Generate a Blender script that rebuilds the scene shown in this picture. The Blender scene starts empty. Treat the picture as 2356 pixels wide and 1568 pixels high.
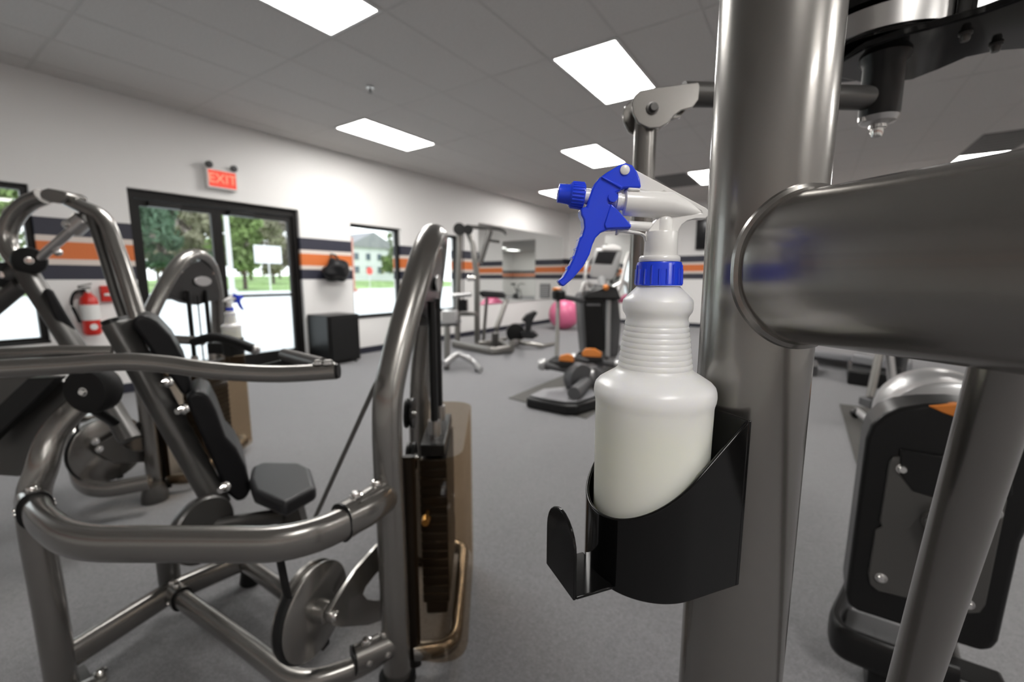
import bpy, math, random
from mathutils import Vector, Matrix
random.seed(7)
V = Vector
PI = math.pi
S = bpy.context.scene
COL = S.collection

# ------------------------------------------------------------------ camera, world, exposure
FPX, CX, CY, CAMH = 1010.0, 1178.0, 784.0, 1.2
YAW = math.radians(34.2)
PITCH = math.atan(143 / FPX)
FW = V((-math.sin(YAW) * math.cos(PITCH), math.cos(YAW) * math.cos(PITCH), -math.sin(PITCH)))
RT = V((math.cos(YAW), math.sin(YAW), 0))
UP = RT.cross(FW)
FH = V((-math.sin(YAW), math.cos(YAW), 0))
EYE = V((0, 0, CAMH))
cam = bpy.data.cameras.new('camera')
cam.sensor_width = 36.0
cam.lens = FPX / 2356 * 36.0
cam.clip_start = 0.01
cam.clip_end = 400
cam.dof.use_dof = True
cam.dof.focus_distance = 0.36
cam.dof.aperture_fstop = 5.0
camo = bpy.data.objects.new('camera', cam)
COL.objects.link(camo)
camo.matrix_world = Matrix(((RT.x, UP.x, -FW.x, EYE.x), (RT.y, UP.y, -FW.y, EYE.y), (RT.z, UP.z, -FW.z, EYE.z), (0, 0, 0, 1)))
S.camera = camo

world = bpy.data.worlds.new('overcast_sky')
S.world = world
world.use_nodes = True
bg = world.node_tree.nodes['Background']
bg.inputs[0].default_value = (0.93, 0.96, 1.0, 1)
bg.inputs[1].default_value = 2.9
LAMP_STRENGTH = 31.5
S.view_settings.view_transform = 'Standard'
S.view_settings.look = 'None'
S.view_settings.gamma = 1.0
S.view_settings.use_curve_mapping = False
S.view_settings.exposure = 0.0
S.cycles.max_bounces = 10
S.cycles.diffuse_bounces = 5
S.cycles.glossy_bounces = 4
S.cycles.transmission_bounces = 8
S.cycles.transparent_max_bounces = 12
S.cycles.sample_clamp_indirect = 6.0
S.cycles.caustics_reflective = False
S.cycles.caustics_refractive = False

# ------------------------------------------------------------------ measuring helpers (photo survey -> metres)
def P(u, v, z=None, x=None, y=None, d=None):
    r = FW + RT * ((u - CX) / FPX) - UP * ((v - CY) / FPX)
    if z is not None: t = (z - CAMH) / r.z
    elif x is not None: t = x / r.x
    elif y is not None: t = y / r.y
    else: t = d
    return EYE + r * t

# ------------------------------------------------------------------ materials
def new_mat(name):
    m = bpy.data.materials.new(name)
    m.use_nodes = True
    return m, m.node_tree, m.node_tree.nodes['Principled BSDF']

def pmat(name, col, rough=0.5, metal=0.0, coat=0.0, noise=0.0, nscale=40.0, bump=0.0, bscale=300.0, spec=0.5, coatr=0.1):
    m, nt, b = new_mat(name)
    b.inputs['Base Color'].default_value = (*col, 1)
    b.inputs['Roughness'].default_value = rough
    b.inputs['Metallic'].default_value = metal
    b.inputs['Coat Weight'].default_value = coat
    b.inputs['Coat Roughness'].default_value = coatr
    b.inputs['Specular IOR Level'].default_value = spec
    if noise or bump:
        tc = nt.nodes.new('ShaderNodeTexCoord')
    if noise:
        n = nt.nodes.new('ShaderNodeTexNoise'); n.inputs['Scale'].default_value = nscale; n.inputs['Detail'].default_value = 4
        nt.links.new(tc.outputs['Object'], n.inputs['Vector'])
        r = nt.nodes.new('ShaderNodeValToRGB')
        r.color_ramp.elements[0].position = 0.3; r.color_ramp.elements[1].position = 0.7
        r.color_ramp.elements[0].color = (*[c * (1 - noise) for c in col], 1)
        r.color_ramp.elements[1].color = (*[min(1, c * (1 + noise)) for c in col], 1)
        nt.links.new(n.outputs['Fac'], r.inputs['Fac']); nt.links.new(r.outputs['Color'], b.inputs['Base Color'])
    if bump:
        n2 = nt.nodes.new('ShaderNodeTexNoise'); n2.inputs['Scale'].default_value = bscale; n2.inputs['Detail'].default_value = 3
        nt.links.new(tc.outputs['Object'], n2.inputs['Vector'])
        bp_ = nt.nodes.new('ShaderNodeBump'); bp_.inputs['Strength'].default_value = bump; bp_.inputs['Distance'].default_value = 0.01
        nt.links.new(n2.outputs['Fac'], bp_.inputs['Height']); nt.links.new(bp_.outputs['Normal'], b.inputs['Normal'])
    return m

M = {}
M['metal'] = pmat('frame_metal', (0.25, 0.24, 0.226), 0.27, 0.85, 0.45, noise=0.03, nscale=900, coatr=0.07)
M['metal_dark'] = pmat('plate_metal', (0.095, 0.092, 0.088), 0.38, 0.6, 0.1)
M['plate_black'] = pmat('dark_plate_metal', (0.035, 0.034, 0.033), 0.35, 0.4, 0.1)
M['metal_far'] = pmat('far_metal', (0.26, 0.25, 0.235), 0.35, 0.8, 0.2)
M['chrome'] = pmat('bright_steel', (0.75, 0.74, 0.72), 0.14, 1.0)
M['steel'] = pmat('satin_steel', (0.55, 0.54, 0.53), 0.28, 1.0)
M['black'] = pmat('black_plastic', (0.006, 0.006, 0.006), 0.32, spec=0.3)
M['black_gloss'] = pmat('black_gloss_paint', (0.004, 0.004, 0.004), 0.1, spec=0.35)
M['vinyl'] = pmat('black_vinyl', (0.008, 0.008, 0.009), 0.38, bump=0.1, bscale=500, spec=0.25)
M['vinyl_seat'] = pmat('charcoal_vinyl', (0.025, 0.025, 0.027), 0.38, bump=0.1, bscale=500, spec=0.3)
M['rubber'] = pmat('rubber', (0.008, 0.008, 0.008), 0.6, spec=0.25)
M['strap'] = pmat('strap_webbing', (0.09, 0.088, 0.084), 0.7)
M['grey_plastic'] = pmat('grey_plastic', (0.07, 0.07, 0.073), 0.45)
M['light_grey'] = pmat('light_grey_plastic', (0.20, 0.20, 0.21), 0.4)
M['silver_plastic'] = pmat('silver_plastic', (0.45, 0.45, 0.45), 0.3, 0.6)
M['orange'] = pmat('orange_plastic', (0.55, 0.17, 0.02), 0.4)
M['white_plastic'] = pmat('white_plastic', (0.77, 0.76, 0.74), 0.26)
M['blue'] = pmat('blue_plastic', (0.013, 0.055, 0.72), 0.25, coat=0.2)
M['red'] = pmat('red_enamel', (0.55, 0.018, 0.01), 0.3)
M['paper'] = pmat('paper_label', (0.72, 0.72, 0.70), 0.6)
M['brass'] = pmat('brass', (0.75, 0.45, 0.15), 0.3, 0.9)
M['pink'] = pmat('pink_ball_vinyl', (0.72, 0.16, 0.30), 0.3)
M['screen'] = pmat('screen_glass', (0.01, 0.01, 0.012), 0.1)
M['bronze'] = pmat('dark_bronze_frame', (0.008, 0.007, 0.0065), 0.45, spec=0.25)
M['baseboard'] = pmat('navy_baseboard', (0.014, 0.015, 0.028), 0.5)
M['ceiling'] = pmat('ceiling_tile', (0.60, 0.585, 0.565), 0.9, noise=0.05, nscale=60, bump=0.15, bscale=120)
M['tbar'] = pmat('ceiling_grid_paint', (0.53, 0.52, 0.50), 0.6)
M['lampframe'] = pmat('lamp_frame', (0.7, 0.7, 0.69), 0.4)
M['vent'] = pmat('vent_grey', (0.12, 0.12, 0.12), 0.6)
M['asphalt'] = pmat('pavement', (0.62, 0.64, 0.66), 0.9, noise=0.06, nscale=0.6)
M['grass'] = pmat('lawn', (0.24, 0.37, 0.13), 1.0, noise=0.35, nscale=0.25)
M['leaf_dark'] = pmat('leaf_dark', (0.075, 0.135, 0.08), 0.8, noise=0.4, nscale=0.5)  # slight haze put into this and the next two leaf colours, lightened and greyed
M['leaf'] = pmat('leaf_green', (0.16, 0.23, 0.075), 0.8, noise=0.4, nscale=0.5)
M['leaf_thin'] = pmat('leaf_olive', (0.27, 0.26, 0.18), 0.8, noise=0.4, nscale=0.5)
M['leaf_pale'] = pmat('leaf_pale', (0.30, 0.26, 0.235), 0.9, noise=0.25, nscale=0.4)
M['bark'] = pmat('bark', (0.10, 0.08, 0.07), 0.9)
M['siding'] = pmat('house_siding', (0.72, 0.73, 0.75), 0.8)
M['roof'] = pmat('house_roof', (0.3, 0.3, 0.32), 0.9)
M['housewin'] = pmat('house_window', (0.12, 0.15, 0.19), 0.2)
M['concrete'] = pmat('pole_concrete', (0.62, 0.62, 0.62), 0.8)
M['brickpink'] = pmat('pink_masonry', (0.5, 0.25, 0.2), 0.9)
M['signred'] = pmat('sign_red', (0.7, 0.08, 0.06), 0.5)
M['mat'] = pmat('rubber_mat', (0.075, 0.072, 0.066), 0.8, bump=0.3, bscale=200)

# carpet
m, nt, b = new_mat('grey_carpet'); M['carpet'] = m
tc = nt.nodes.new('ShaderNodeTexCoord')
n1 = nt.nodes.new('ShaderNodeTexNoise'); n1.inputs['Scale'].default_value = 95; n1.inputs['Detail'].default_value = 6; n1.inputs['Roughness'].default_value = 0.75
n2 = nt.nodes.new('ShaderNodeTexNoise'); n2.inputs['Scale'].default_value = 320; n2.inputs['Detail'].default_value = 3
for n in (n1, n2): nt.links.new(tc.outputs['Object'], n.inputs['Vector'])
mx = nt.nodes.new('ShaderNodeMix'); mx.data_type = 'FLOAT'; mx.inputs['Factor'].default_value = 0.5
nt.links.new(n1.outputs['Fac'], mx.inputs['A']); nt.links.new(n2.outputs['Fac'], mx.inputs['B'])
r = nt.nodes.new('ShaderNodeValToRGB'); r.color_ramp.elements[0].position = 0.36; r.color_ramp.elements[1].position = 0.64
r.color_ramp.elements[0].color = (0.10, 0.099, 0.103, 1); r.color_ramp.elements[1].color = (0.25, 0.247, 0.258, 1)
nt.links.new(mx.outputs['Result'], r.inputs['Fac']); nt.links.new(r.outputs['Color'], b.inputs['Base Color'])
b.inputs['Roughness'].default_value = 1.0; b.inputs['Specular IOR Level'].default_value = 0.1; b.inputs['Sheen Weight'].default_value = 0.35; b.inputs['Sheen Roughness'].default_value = 0.5
bm_ = nt.nodes.new('ShaderNodeBump'); bm_.inputs['Strength'].default_value = 0.6; bm_.inputs['Distance'].default_value = 0.006
nt.links.new(n2.outputs['Fac'], bm_.inputs['Height']); nt.links.new(bm_.outputs['Normal'], b.inputs['Normal'])

# painted wall with its five painted stripes
m, nt, b = new_mat('striped_wall_paint'); M['wall'] = m
g = nt.nodes.new('ShaderNodeNewGeometry'); sp = nt.nodes.new('ShaderNodeSeparateXYZ'); nt.links.new(g.outputs['Position'], sp.inputs[0])
mr = nt.nodes.new('ShaderNodeMapRange'); mr.inputs['From Min'].default_value = 1.0; mr.inputs['From Max'].default_value = 2.0
nt.links.new(sp.outputs['Z'], mr.inputs['Value'])
r = nt.nodes.new('ShaderNodeValToRGB'); r.color_ramp.interpolation = 'CONSTANT'
WHITE = (0.80, 0.79, 0.775, 1); NAVY = (0.022, 0.023, 0.040, 1); ORANGE = (0.66, 0.165, 0.035, 1); CREAM = (0.70, 0.62, 0.56, 1)
stops = [(0, WHITE), (.19, NAVY), (.332, CREAM), (.383, ORANGE), (.55, CREAM), (.603, NAVY), (.768, WHITE)]
els = r.color_ramp.elements
els[0].position, els[0].color = stops[0]
els[1].position, els[1].color = stops[-1]
for p_, c_ in stops[1:-1]:
    e_ = els.new(p_); e_.color = c_
nt.links.new(mr.outputs['Result'], r.inputs['Fac']); nt.links.new(r.outputs['Color'], b.inputs['Base Color'])
b.inputs['Roughness'].default_value = 0.55

# glass pane: clear with a Fresnel reflection
m = bpy.data.materials.new('clear_glass'); m.use_nodes = True; M['glass'] = m; nt = m.node_tree; nt.nodes.clear()
o_ = nt.nodes.new('ShaderNodeOutputMaterial'); ms = nt.nodes.new('ShaderNodeMixShader'); tr = nt.nodes.new('ShaderNodeBsdfTransparent'); gl = nt.nodes.new('ShaderNodeBsdfGlossy')
gl.inputs['Roughness'].default_value = 0.02; tr.inputs[0].default_value = (0.93, 0.95, 0.94, 1)
fr = nt.nodes.new('ShaderNodeFresnel'); ge = nt.nodes.new('ShaderNodeNewGeometry'); mi = nt.nodes.new('ShaderNodeMix'); mi.data_type = 'FLOAT'
mi.inputs['A'].default_value = 1.5; mi.inputs['B'].default_value = 1 / 1.5
nt.links.new(ge.outputs['Backfacing'], mi.inputs['Factor']); nt.links.new(mi.outputs['Result'], fr.inputs[0])
nt.links.new(fr.outputs[0], ms.inputs[0]); nt.links.new(tr.outputs[0], ms.inputs[1]); nt.links.new(gl.outputs[0], ms.inputs[2]); nt.links.new(ms.outputs[0], o_.inputs[0])
# amber smoked acrylic
m = bpy.data.materials.new('smoked_acrylic'); m.use_nodes = True; M['smoke'] = m; nt = m.node_tree; nt.nodes.clear()
o_ = nt.nodes.new('ShaderNodeOutputMaterial'); ms = nt.nodes.new('ShaderNodeMixShader'); tr = nt.nodes.new('ShaderNodeBsdfTransparent'); gl = nt.nodes.new('ShaderNodeBsdfPrincipled')
gl.inputs['Roughness'].default_value = 0.12; gl.inputs['Base Color'].default_value = (0.05, 0.028, 0.012, 1); tr.inputs[0].default_value = (0.86, 0.795, 0.71, 1)
ms.inputs[0].default_value = 0.06
nt.links.new(tr.outputs[0], ms.inputs[1]); nt.links.new(gl.outputs[0], ms.inputs[2]); nt.links.new(ms.outputs[0], o_.inputs[0])
# mirror
M['mirror'] = pmat('mirror_silver', (0.86, 0.88, 0.87), 0.01, 1.0)
# bottle plastic: milky, filled with pale liquid up to the shoulder
m, nt, b = new_mat('milky_bottle'); M['bottle'] = m
tc = nt.nodes.new('ShaderNodeTexCoord'); sp = nt.nodes.new('ShaderNodeSeparateXYZ'); nt.links.new(tc.outputs['Object'], sp.inputs[0])
mr = nt.nodes.new('ShaderNodeMapRange'); mr.inputs['From Min'].default_value = 0.115; mr.inputs['From Max'].default_value = 0.15
nt.links.new(sp.outputs['Z'], mr.inputs['Value'])
r = nt.nodes.new('ShaderNodeValToRGB'); r.color_ramp.elements[0].color = (0.83, 0.84, 0.755, 1); r.color_ramp.elements[1].color = (0.87, 0.87, 0.86, 1)
nt.links.new(mr.outputs['Result'], r.inputs['Fac']); nt.links.new(r.outputs['Color'], b.inputs['Base Color'])
b.inputs['Roughness'].default_value = 0.3; b.inputs['Subsurface Weight'].default_value = 0.7; b.inputs['Subsurface Radius'].default_value = (0.03, 0.03, 0.026); b.inputs['Subsurface Scale'].default_value = 1.0
def emit(name, col, s):
    m = bpy.data.materials.new(name); m.use_nodes = True; nt = m.node_tree; nt.nodes.clear()
    o_ = nt.nodes.new('ShaderNodeOutputMaterial'); e = nt.nodes.new('ShaderNodeEmission'); e.inputs[0].default_value = (*col, 1); e.inputs[1].default_value = s
    nt.links.new(e.outputs[0], o_.inputs[0]); return m
M['lamp'] = emit('lamp_diffuser', (1.0, 0.975, 0.94), LAMP_STRENGTH)
M['exit_face'] = emit('exit_sign_face', (1.0, 0.13, 0.09), 1.0)
M['exit_text'] = emit('exit_sign_letters', (1.0, 0.42, 0.27), 1.0)

# ------------------------------------------------------------------ mesh helpers
def fillet(pts, r=0.05, n=5):
    pts = [V(p) for p in pts]
    rs = r if isinstance(r, (list, tuple)) else [r] * len(pts)
    out = [pts[0]]
    for i in range(1, len(pts) - 1):
        a, b, c = pts[i - 1], pts[i], pts[i + 1]
        la, lc = (a - b).length, (c - b).length
        k = min(rs[i], la * .49, lc * .49)
        p0 = b + (a - b).normalized() * k; p1 = b + (c - b).normalized() * k
        for j in range(n + 1):
            t = j / n
            out.append(p0 * (1 - t) ** 2 + b * 2 * t * (1 - t) + p1 * t * t)
    out.append(pts[-1])
    return out

def spline(pts, n=6):
    pts = [V(p) for p in pts]
    q = [pts[0] * 2 - pts[1]] + pts + [pts[-1] * 2 - pts[-2]]
    out = []
    for i in range(1, len(q) - 2):
        for j in range(n):
            t = j / n
            a, b, c, d = q[i - 1], q[i], q[i + 1], q[i + 2]
            out.append(0.5 * ((2 * b) + (c - a) * t + (2 * a - 5 * b + 4 * c - d) * t * t + (-a + 3 * b - 3 * c + d) * t ** 3))
    out.append(pts[-1])
    return out

class MB:
    def __init__(s): s.v = []; s.f = []
    def add(s, vs, fs):
        o = len(s.v); s.v += [V(p) for p in vs]; s.f += [tuple(i + o for i in f) for f in fs]; return s
    def box(s, lo, hi):
        x0, y0, z0 = lo; x1, y1, z1 = hi
        return s.add([(x0,y0,z0),(x1,y0,z0),(x1,y1,z0),(x0,y1,z0),(x0,y0,z1),(x1,y0,z1),(x1,y1,z1),(x0,y1,z1)],
                     [(0,3,2,1),(4,5,6,7),(0,1,5,4),(1,2,6,5),(2,3,7,6),(3,0,4,7)])
    def obox(s, c, ax, ay, az):      # half-extent vectors
        c, ax, ay, az = V(c), V(ax), V(ay), V(az)
        vs = [c + ax*i + ay*j + az*k for k in (-1,1) for i, j in ((-1,-1),(1,-1),(1,1),(-1,1))]
        f = [(0,3,2,1),(4,5,6,7),(0,1,5,4),(1,2,6,5),(2,3,7,6),(3,0,4,7)]
        if ax.cross(ay).dot(az) < 0: f = [tuple(reversed(q)) for q in f]
        return s.add(vs, f)
    def tube(s, path, rx, ry=None, ref=(0,0,1), seg=16, caps=True, p=2.0):
        path = [V(q) for q in path]; ry = rx if ry is None else ry
        n = len(path); ref = V(ref); base = len(s.v); prev = None
        for i, q in enumerate(path):
            t = (path[min(i+1,n-1)] - path[max(i-1,0)]).normalized()
            side = t.cross(ref)
            if side.length < 0.15: side = prev if prev is not None else t.cross(V((1,0.01,0)))
            side.normalize(); prev = side.copy(); u = side.cross(t).normalized()
            fx = rx[i] if isinstance(rx, list) else rx; fy = ry[i] if isinstance(ry, list) else ry
            for k in range(seg):
                a = 2*PI*k/seg; ca, sa = math.cos(a), math.sin(a)
                ca = math.copysign(abs(ca)**(2/p), ca); sa = math.copysign(abs(sa)**(2/p), sa)
                s.v.append(q + side*(ca*fx) + u*(sa*fy))
        for i in range(n-1):
            for k in range(seg):
                a = base+i*seg+k; b = base+i*seg+(k+1)%seg
                s.f.append((a, a+seg, b+seg, b))
        if caps:
            s.f.append(tuple(base+k for k in range(seg))); s.f.append(tuple(base+(n-1)*seg+k for k in reversed(range(seg))))
        return s
    def cyl(s, a, b, r, r2=None, seg=20): return s.tube([a, b], [r, r if r2 is None else r2], [r, r if r2 is None else r2], ref=(0.0137,0.02,1) if abs((V(b)-V(a)).normalized().z) < .9 else (1,0,0), seg=seg)
    def lathe(s, prof, c=(0,0,0), ax=(0,0,1), seg=40):
        c, ax = V(c), V(ax).normalized(); e = V((1,0,0)) if abs(ax.x) < .8 else V((0,1,0))
        a = (e - ax*e.dot(ax)).normalized(); b = ax.cross(a); base = len(s.v); n = len(prof)
        for r, h in prof:
            for k in range(seg):
                t = 2*PI*k/seg; s.v.append(c + ax*h + a*(r*math.cos(t)) + b*(r*math.sin(t)))
        for i in range(n-1):
            for k in range(seg):
                p = base+i*seg+k; q = base+i*seg+(k+1)%seg; s.f.append((p, q, q+seg, p+seg))
        s.f.append(tuple(base+k for k in reversed(range(seg)))); s.f.append(tuple(base+(n-1)*seg+k for k in range(seg)))
        return s
    def prism(s, pts, d):
        pts = [V(p) for p in pts]; d = V(d); n = len(pts); base = len(s.v)
        nrm = V((0,0,0))
        for i in range(n): nrm += pts[i].cross(pts[(i+1)%n])
        if nrm.dot(d) > 0: pts = pts[::-1]
        s.v += pts + [p + d for p in pts]
        s.f.append(tuple(base+i for i in range(n))); s.f.append(tuple(base+n+i for i in reversed(range(n))))
        for i in range(n):
            j = (i+1) % n; s.f.append((base+j, base+i, base+n+i, base+n+j))
        return s
    def ball(s, c, r, seg=20, rings=12):
        rr = (r, r, r) if not isinstance(r, (tuple, list)) else r
        c = V(c); base = len(s.v)
        s.v.append(c + V((0,0,-rr[2])))
        for i in range(1, rings):
            t = -PI/2 + PI*i/rings
            for k in range(seg):
                a = 2*PI*k/seg; s.v.append(c + V((rr[0]*math.cos(t)*math.cos(a), rr[1]*math.cos(t)*math.sin(a), rr[2]*math.sin(t))))
        s.v.append(c + V((0,0,rr[2]))); top = len(s.v)-1
        for k in range(seg): s.f.append((base, base+1+(k+1)%seg, base+1+k)); s.f.append((top, top-seg+k, top-seg+(k+1)%seg))
        for i in range(rings-2):
            for k in range(seg):
                p = base+1+i*seg+k; q = base+1+i*seg+(k+1)%seg; s.f.append((p, q, q+seg, p+seg))
        return s

def obj(name, mb, mat, parent=None, bevel=0.0, ang=38, segs=2, subsurf=0, label=None):
    xs = [p.x for p in mb.v]; ys = [p.y for p in mb.v]; zs = [p.z for p in mb.v]
    o = V(((min(xs)+max(xs))/2, (min(ys)+max(ys))/2, min(zs)))
    me = bpy.data.meshes.new(name)
    me.from_pydata([p - o for p in mb.v], [], mb.f)
    me.validate(); me.update()
    me.polygons.foreach_set('use_smooth', [True]*len(me.polygons))
    me.set_sharp_from_angle(angle=math.radians(ang))
    me.materials.append(M[mat] if isinstance(mat, str) else mat)
    ob = bpy.data.objects.new(name, me); COL.objects.link(ob)
    ob.location = o
    if parent is not None:
        w = V((0,0,0)); q = parent
        while q is not None: w += q.location; q = q.parent
        ob.parent = parent; ob.location = o - w
    if bevel:
        md = ob.modifiers.new('bevel', 'BEVEL'); md.width = bevel; md.segments = segs; md.limit_method = 'ANGLE'; md.angle_limit = math.radians(35)
        md.harden_normals = False
        me.polygons.foreach_set('use_smooth', [True]*len(me.polygons))
    if subsurf:
        md = ob.modifiers.new('subsurf', 'SUBSURF'); md.levels = subsurf; md.render_levels = subsurf
    if label: ob['label'] = label
    return ob

def thing(name, label, cat, loc, group=None):
    o = bpy.data.objects.new(name, None); COL.objects.link(o); o.location = V(loc); o.empty_display_size = 0.1
    o['label'] = label; o['category'] = cat
    if group: o['group'] = group
    return o
def tag(o, label, cat, group=None):
    o['label'] = label; o['category'] = cat
    if group: o['group'] = group
    return o
def struct(o, label=None):
    o['kind'] = 'structure'
    if label: o['label'] = label
    return o
def bolt(c, n, r, parent, h=None, mat='chrome', name='bolt'):
    n = V(n).normalized(); h = h or r*.8; c = V(c)
    mb = MB().lathe([(r*1.35,0),(r*1.35,h*.25),(r,h*.3),(r,h*.7),(r*.8,h),(r*.5,h)], c, n, 14)
    return obj(name, mb, mat, parent)

# ------------------------------------------------------------------ room
WX, RX, BY, FY, CH = -5.95, 6.2, -3.4, 11.65, 3.05
floor = struct(obj('floor', MB().box((WX-.2, BY-.2, -.1), (RX+.2, FY+.2, 0)), 'carpet'), 'grey flecked loop carpet of the gym floor')
W1 = (-1.3, .955, .6, 2.05); DR = (1.66, 3.51, 0, 2.14); W2 = (4.33, 5.34, .57, 2.05); W3 = (5.84, 6.85, .57, 2.05)
mb = MB()
ys = [BY-.2, *W1[:2], *DR[:2], *W2[:2], *W3[:2], FY+.2]
for i in range(0, len(ys), 2): mb.box((WX-.22, ys[i], 0), (WX, ys[i+1], CH))
for o in (W1, DR, W2, W3):
    mb.box((WX-.22, o[0], o[3]), (WX, o[1], CH))
    if o[2] > 0: mb.box((WX-.22, o[0], 0), (WX, o[1], o[2]))
struct(obj('wall_left', mb, 'wall'), 'white wall with navy and orange stripes, windows and glass doors')
struct(obj('wall_far', MB().box((WX, FY, 0), (RX+.2, FY+.2, CH)), 'wall'), 'white striped end wall of the gym')
struct(obj('wall_right', MB().box((RX, BY-.2, 0), (RX+.2, FY, CH)), 'wall'), 'white striped wall opposite the windows')
struct(obj('wall_back', MB().box((WX, BY-.2, 0), (RX, BY, CH)), 'wall'), 'white striped wall behind the viewpoint')
for nm, lo, hi in (('baseboard_left', (WX, DR[1]+.02, 0), (WX+.015, FY, .1)), ('baseboard_near', (WX, BY, 0), (WX+.015, DR[0]-.02, .1)), ('baseboard_far', (WX+.015, FY-.015, 0), (RX, FY, .1))):
    struct(obj(nm, MB().box(lo, hi), 'baseboard'), 'dark navy rubber baseboard')

# ceiling: plenum slab, T-bar grid, tiles
ceil = struct(obj('ceiling', MB().box((WX-.2, BY-.2, CH+.03), (RX+.2, FY+.2, CH+.2)), 'ceiling'), 'suspended ceiling of grey tiles in a metal grid')
TX, TY, GX, GY = .61, 1.22, -2.0, 2.27
xs = [GX+TX*k for k in range(-8, 15)]; ysl = [GY+TY*k for k in range(-5, 9)]
xs = [x for x in xs if WX < x < RX]; ysl = [y for y in ysl if BY < y < FY]
lit = [(-3.22,1.05),(-5.05,3.49),(-2.0,3.49),(-3.22,5.93),(-5.05,8.37),(-2.0,8.37),(1.66,9.59),(3.49,1.05),(4.1,3.49),(1.05,-1.39),(4.1,-1.39)]  # last one added out of view to brighten the right and back walls
unlit = [(1.66,8.37),(-2.61,8.37)]
def in_cell(lst, x, y): return any(abs(a-x) < .05 and abs(b-y) < .05 for a, b in lst)
xe = [WX]+xs+[RX]; ye = [BY]+ysl+[FY]
tile_me = {}
restmb = MB(); nt_ = 0
for i in range(len(xe)-1):
    for j in range(len(ye)-1):
        x0, x1, y0, y1 = xe[i], xe[i+1], ye[j], ye[j+1]
        if in_cell(lit, x0, y0) or in_cell(unlit, x0, y0): continue
        vis = ye[j] > -.4 and xe[i] < 4.0
        key = (round(x1-x0,3), round(y1-y0,3))
        if vis:
            if key not in tile_me:
                g = .012
                t = obj('tile', MB().box((x0+g, y0+g, CH-.004), (x1-g, y1-g, CH+.012)), 'ceiling', ceil, bevel=.004, segs=1)
                tile_me[key] = t.data
            else:
                t = bpy.data.objects.new('tile', tile_me[key]); COL.objects.link(t); t.parent = ceil
                t.location = V(((x0+x1)/2, (y0+y1)/2, CH-.004)) - ceil.location
        else:
            restmb.box((x0+.012, y0+.012, CH-.004), (x1-.012, y1-.012, CH+.012))
rest = obj('tile', restmb, 'ceiling', ceil); rest['kind'] = 'stuff'
gm = MB()
for x in xs: gm.box((x-.012, BY, CH-.002), (x+.012, FY, CH+.02))
for y in ysl: gm.box((WX, y-.012, CH-.0015), (RX, y+.012, CH+.02))
obj('grid', gm, 'tbar', ceil)
def troffer(x, y, lab, on=True):
    t = thing('ceiling_light', lab, 'light', (x+TX/2, y+TY/2, CH-.01), 'ceiling troffers' )
    fm = MB(); g = .012
    for lo, hi in (((x+g,y+g),(x+TX-g,y+g+.025)), ((x+g,y+TY-g-.025),(x+TX-g,y+TY-g)), ((x+g,y+g+.025),(x+g+.025,y+TY-g-.025)), ((x+TX-g-.025,y+g+.025),(x+TX-g,y+TY-g-.025))):
        fm.box((*lo, CH-.012), (*hi, CH+.02))
    obj('frame', fm, 'lampframe' if on else 'vent', t)
    obj('diffuser', MB().box((x+g+.025,y+g+.025,CH-.008),(x+TX-g-.025,y+TY-g-.025,CH+.01)), 'lamp' if on else 'vent', t)
    return t
LL = ['lit ceiling light cut by the top edge of the picture', 'lit ceiling light nearest the exit sign wall', 'large lit ceiling light just left of the tall metal column', 'lit ceiling light above the spray bottle trigger', 'lit ceiling light tip seen behind the blue nozzle', 'lit ceiling light corner peeking out left of the metal column', 'lit ceiling light sliver above the thick metal beam']
for i, (x, y) in enumerate(lit): troffer(x, y, LL[i] if i < len(LL) else 'lit ceiling light outside the picture, behind or beside the viewpoint')
def vent(x, y, lab):
    t = thing('ceiling_vent', lab, 'vent', (x+.305, y+.61, CH-.02))
    obj('frame', MB().box((x+.02,y+.02,CH-.012),(x+TX-.02,y+TY-.02,CH+.01)), 'vent', t)
    for k in range(7):
        obj('slat', MB().box((x+.05,y+.1+k*.16,CH-.02),(x+TX-.05,y+.16+k*.16,CH-.012)), 'vent', t)
vent(*unlit[0], 'dark ceiling vent above the thick metal beam')
vent(*unlit[1], 'dark ceiling vent just right of the spray trigger')
sp_ = P(852, 203, z=CH-.02)
t = thing('sprinkler', 'small dark sprinkler head in the ceiling', 'sprinkler', (sp_.x, sp_.y, CH-.05))
obj('escutcheon', MB().lathe([(.035,0),(.03,.01)], (sp_.x,sp_.y,CH-.015)), 'steel', t)
obj('head', MB().lathe([(.02,0),(.02,.004),(.008,.008),(.01,.04)], (sp_.x,sp_.y,CH-.06)), 'metal_dark', t)

# windows
def window(name, o, lab, mull=()):
    y0, y1, z0, z1 = o; f = .05
    mb = MB(); X0, X1 = WX-.13, WX-.06
    mb.box((X0,y0,z0),(X1,y0+f,z1)); mb.box((X0,y1-f,z0),(X1,y1,z1)); mb.box((X0,y0+f,z0),(X1,y1-f,z0+f)); mb.box((X0,y0+f,z1-f),(X1,y1-f,z1))
    for k in mull: mb.box((X0,k-f/2,z0+f),(X1,k+f/2,z1-f))
    w = struct(obj(name, mb, 'bronze'), lab)
    e = [y0+f]+[q for k in mull for q in (k-f/2,k+f/2)]+[y1-f]
    for i in range(0, len(e), 2): obj('pane', MB().box((WX-.1,e[i],z0+f),(WX-.094,e[i+1],z1-f)), 'glass', w)
    obj('sill', MB().box((WX-.06,y0,z0-.0),(WX+.01,y1,z0+.02)), 'bronze', w)
window('window_1', W1, 'dark framed window at the left edge of the picture')
window('window_2', W2, 'dark framed window beside the glass doors')
window('window_3', W3, 'dark framed window before the wall mirror')
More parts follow.
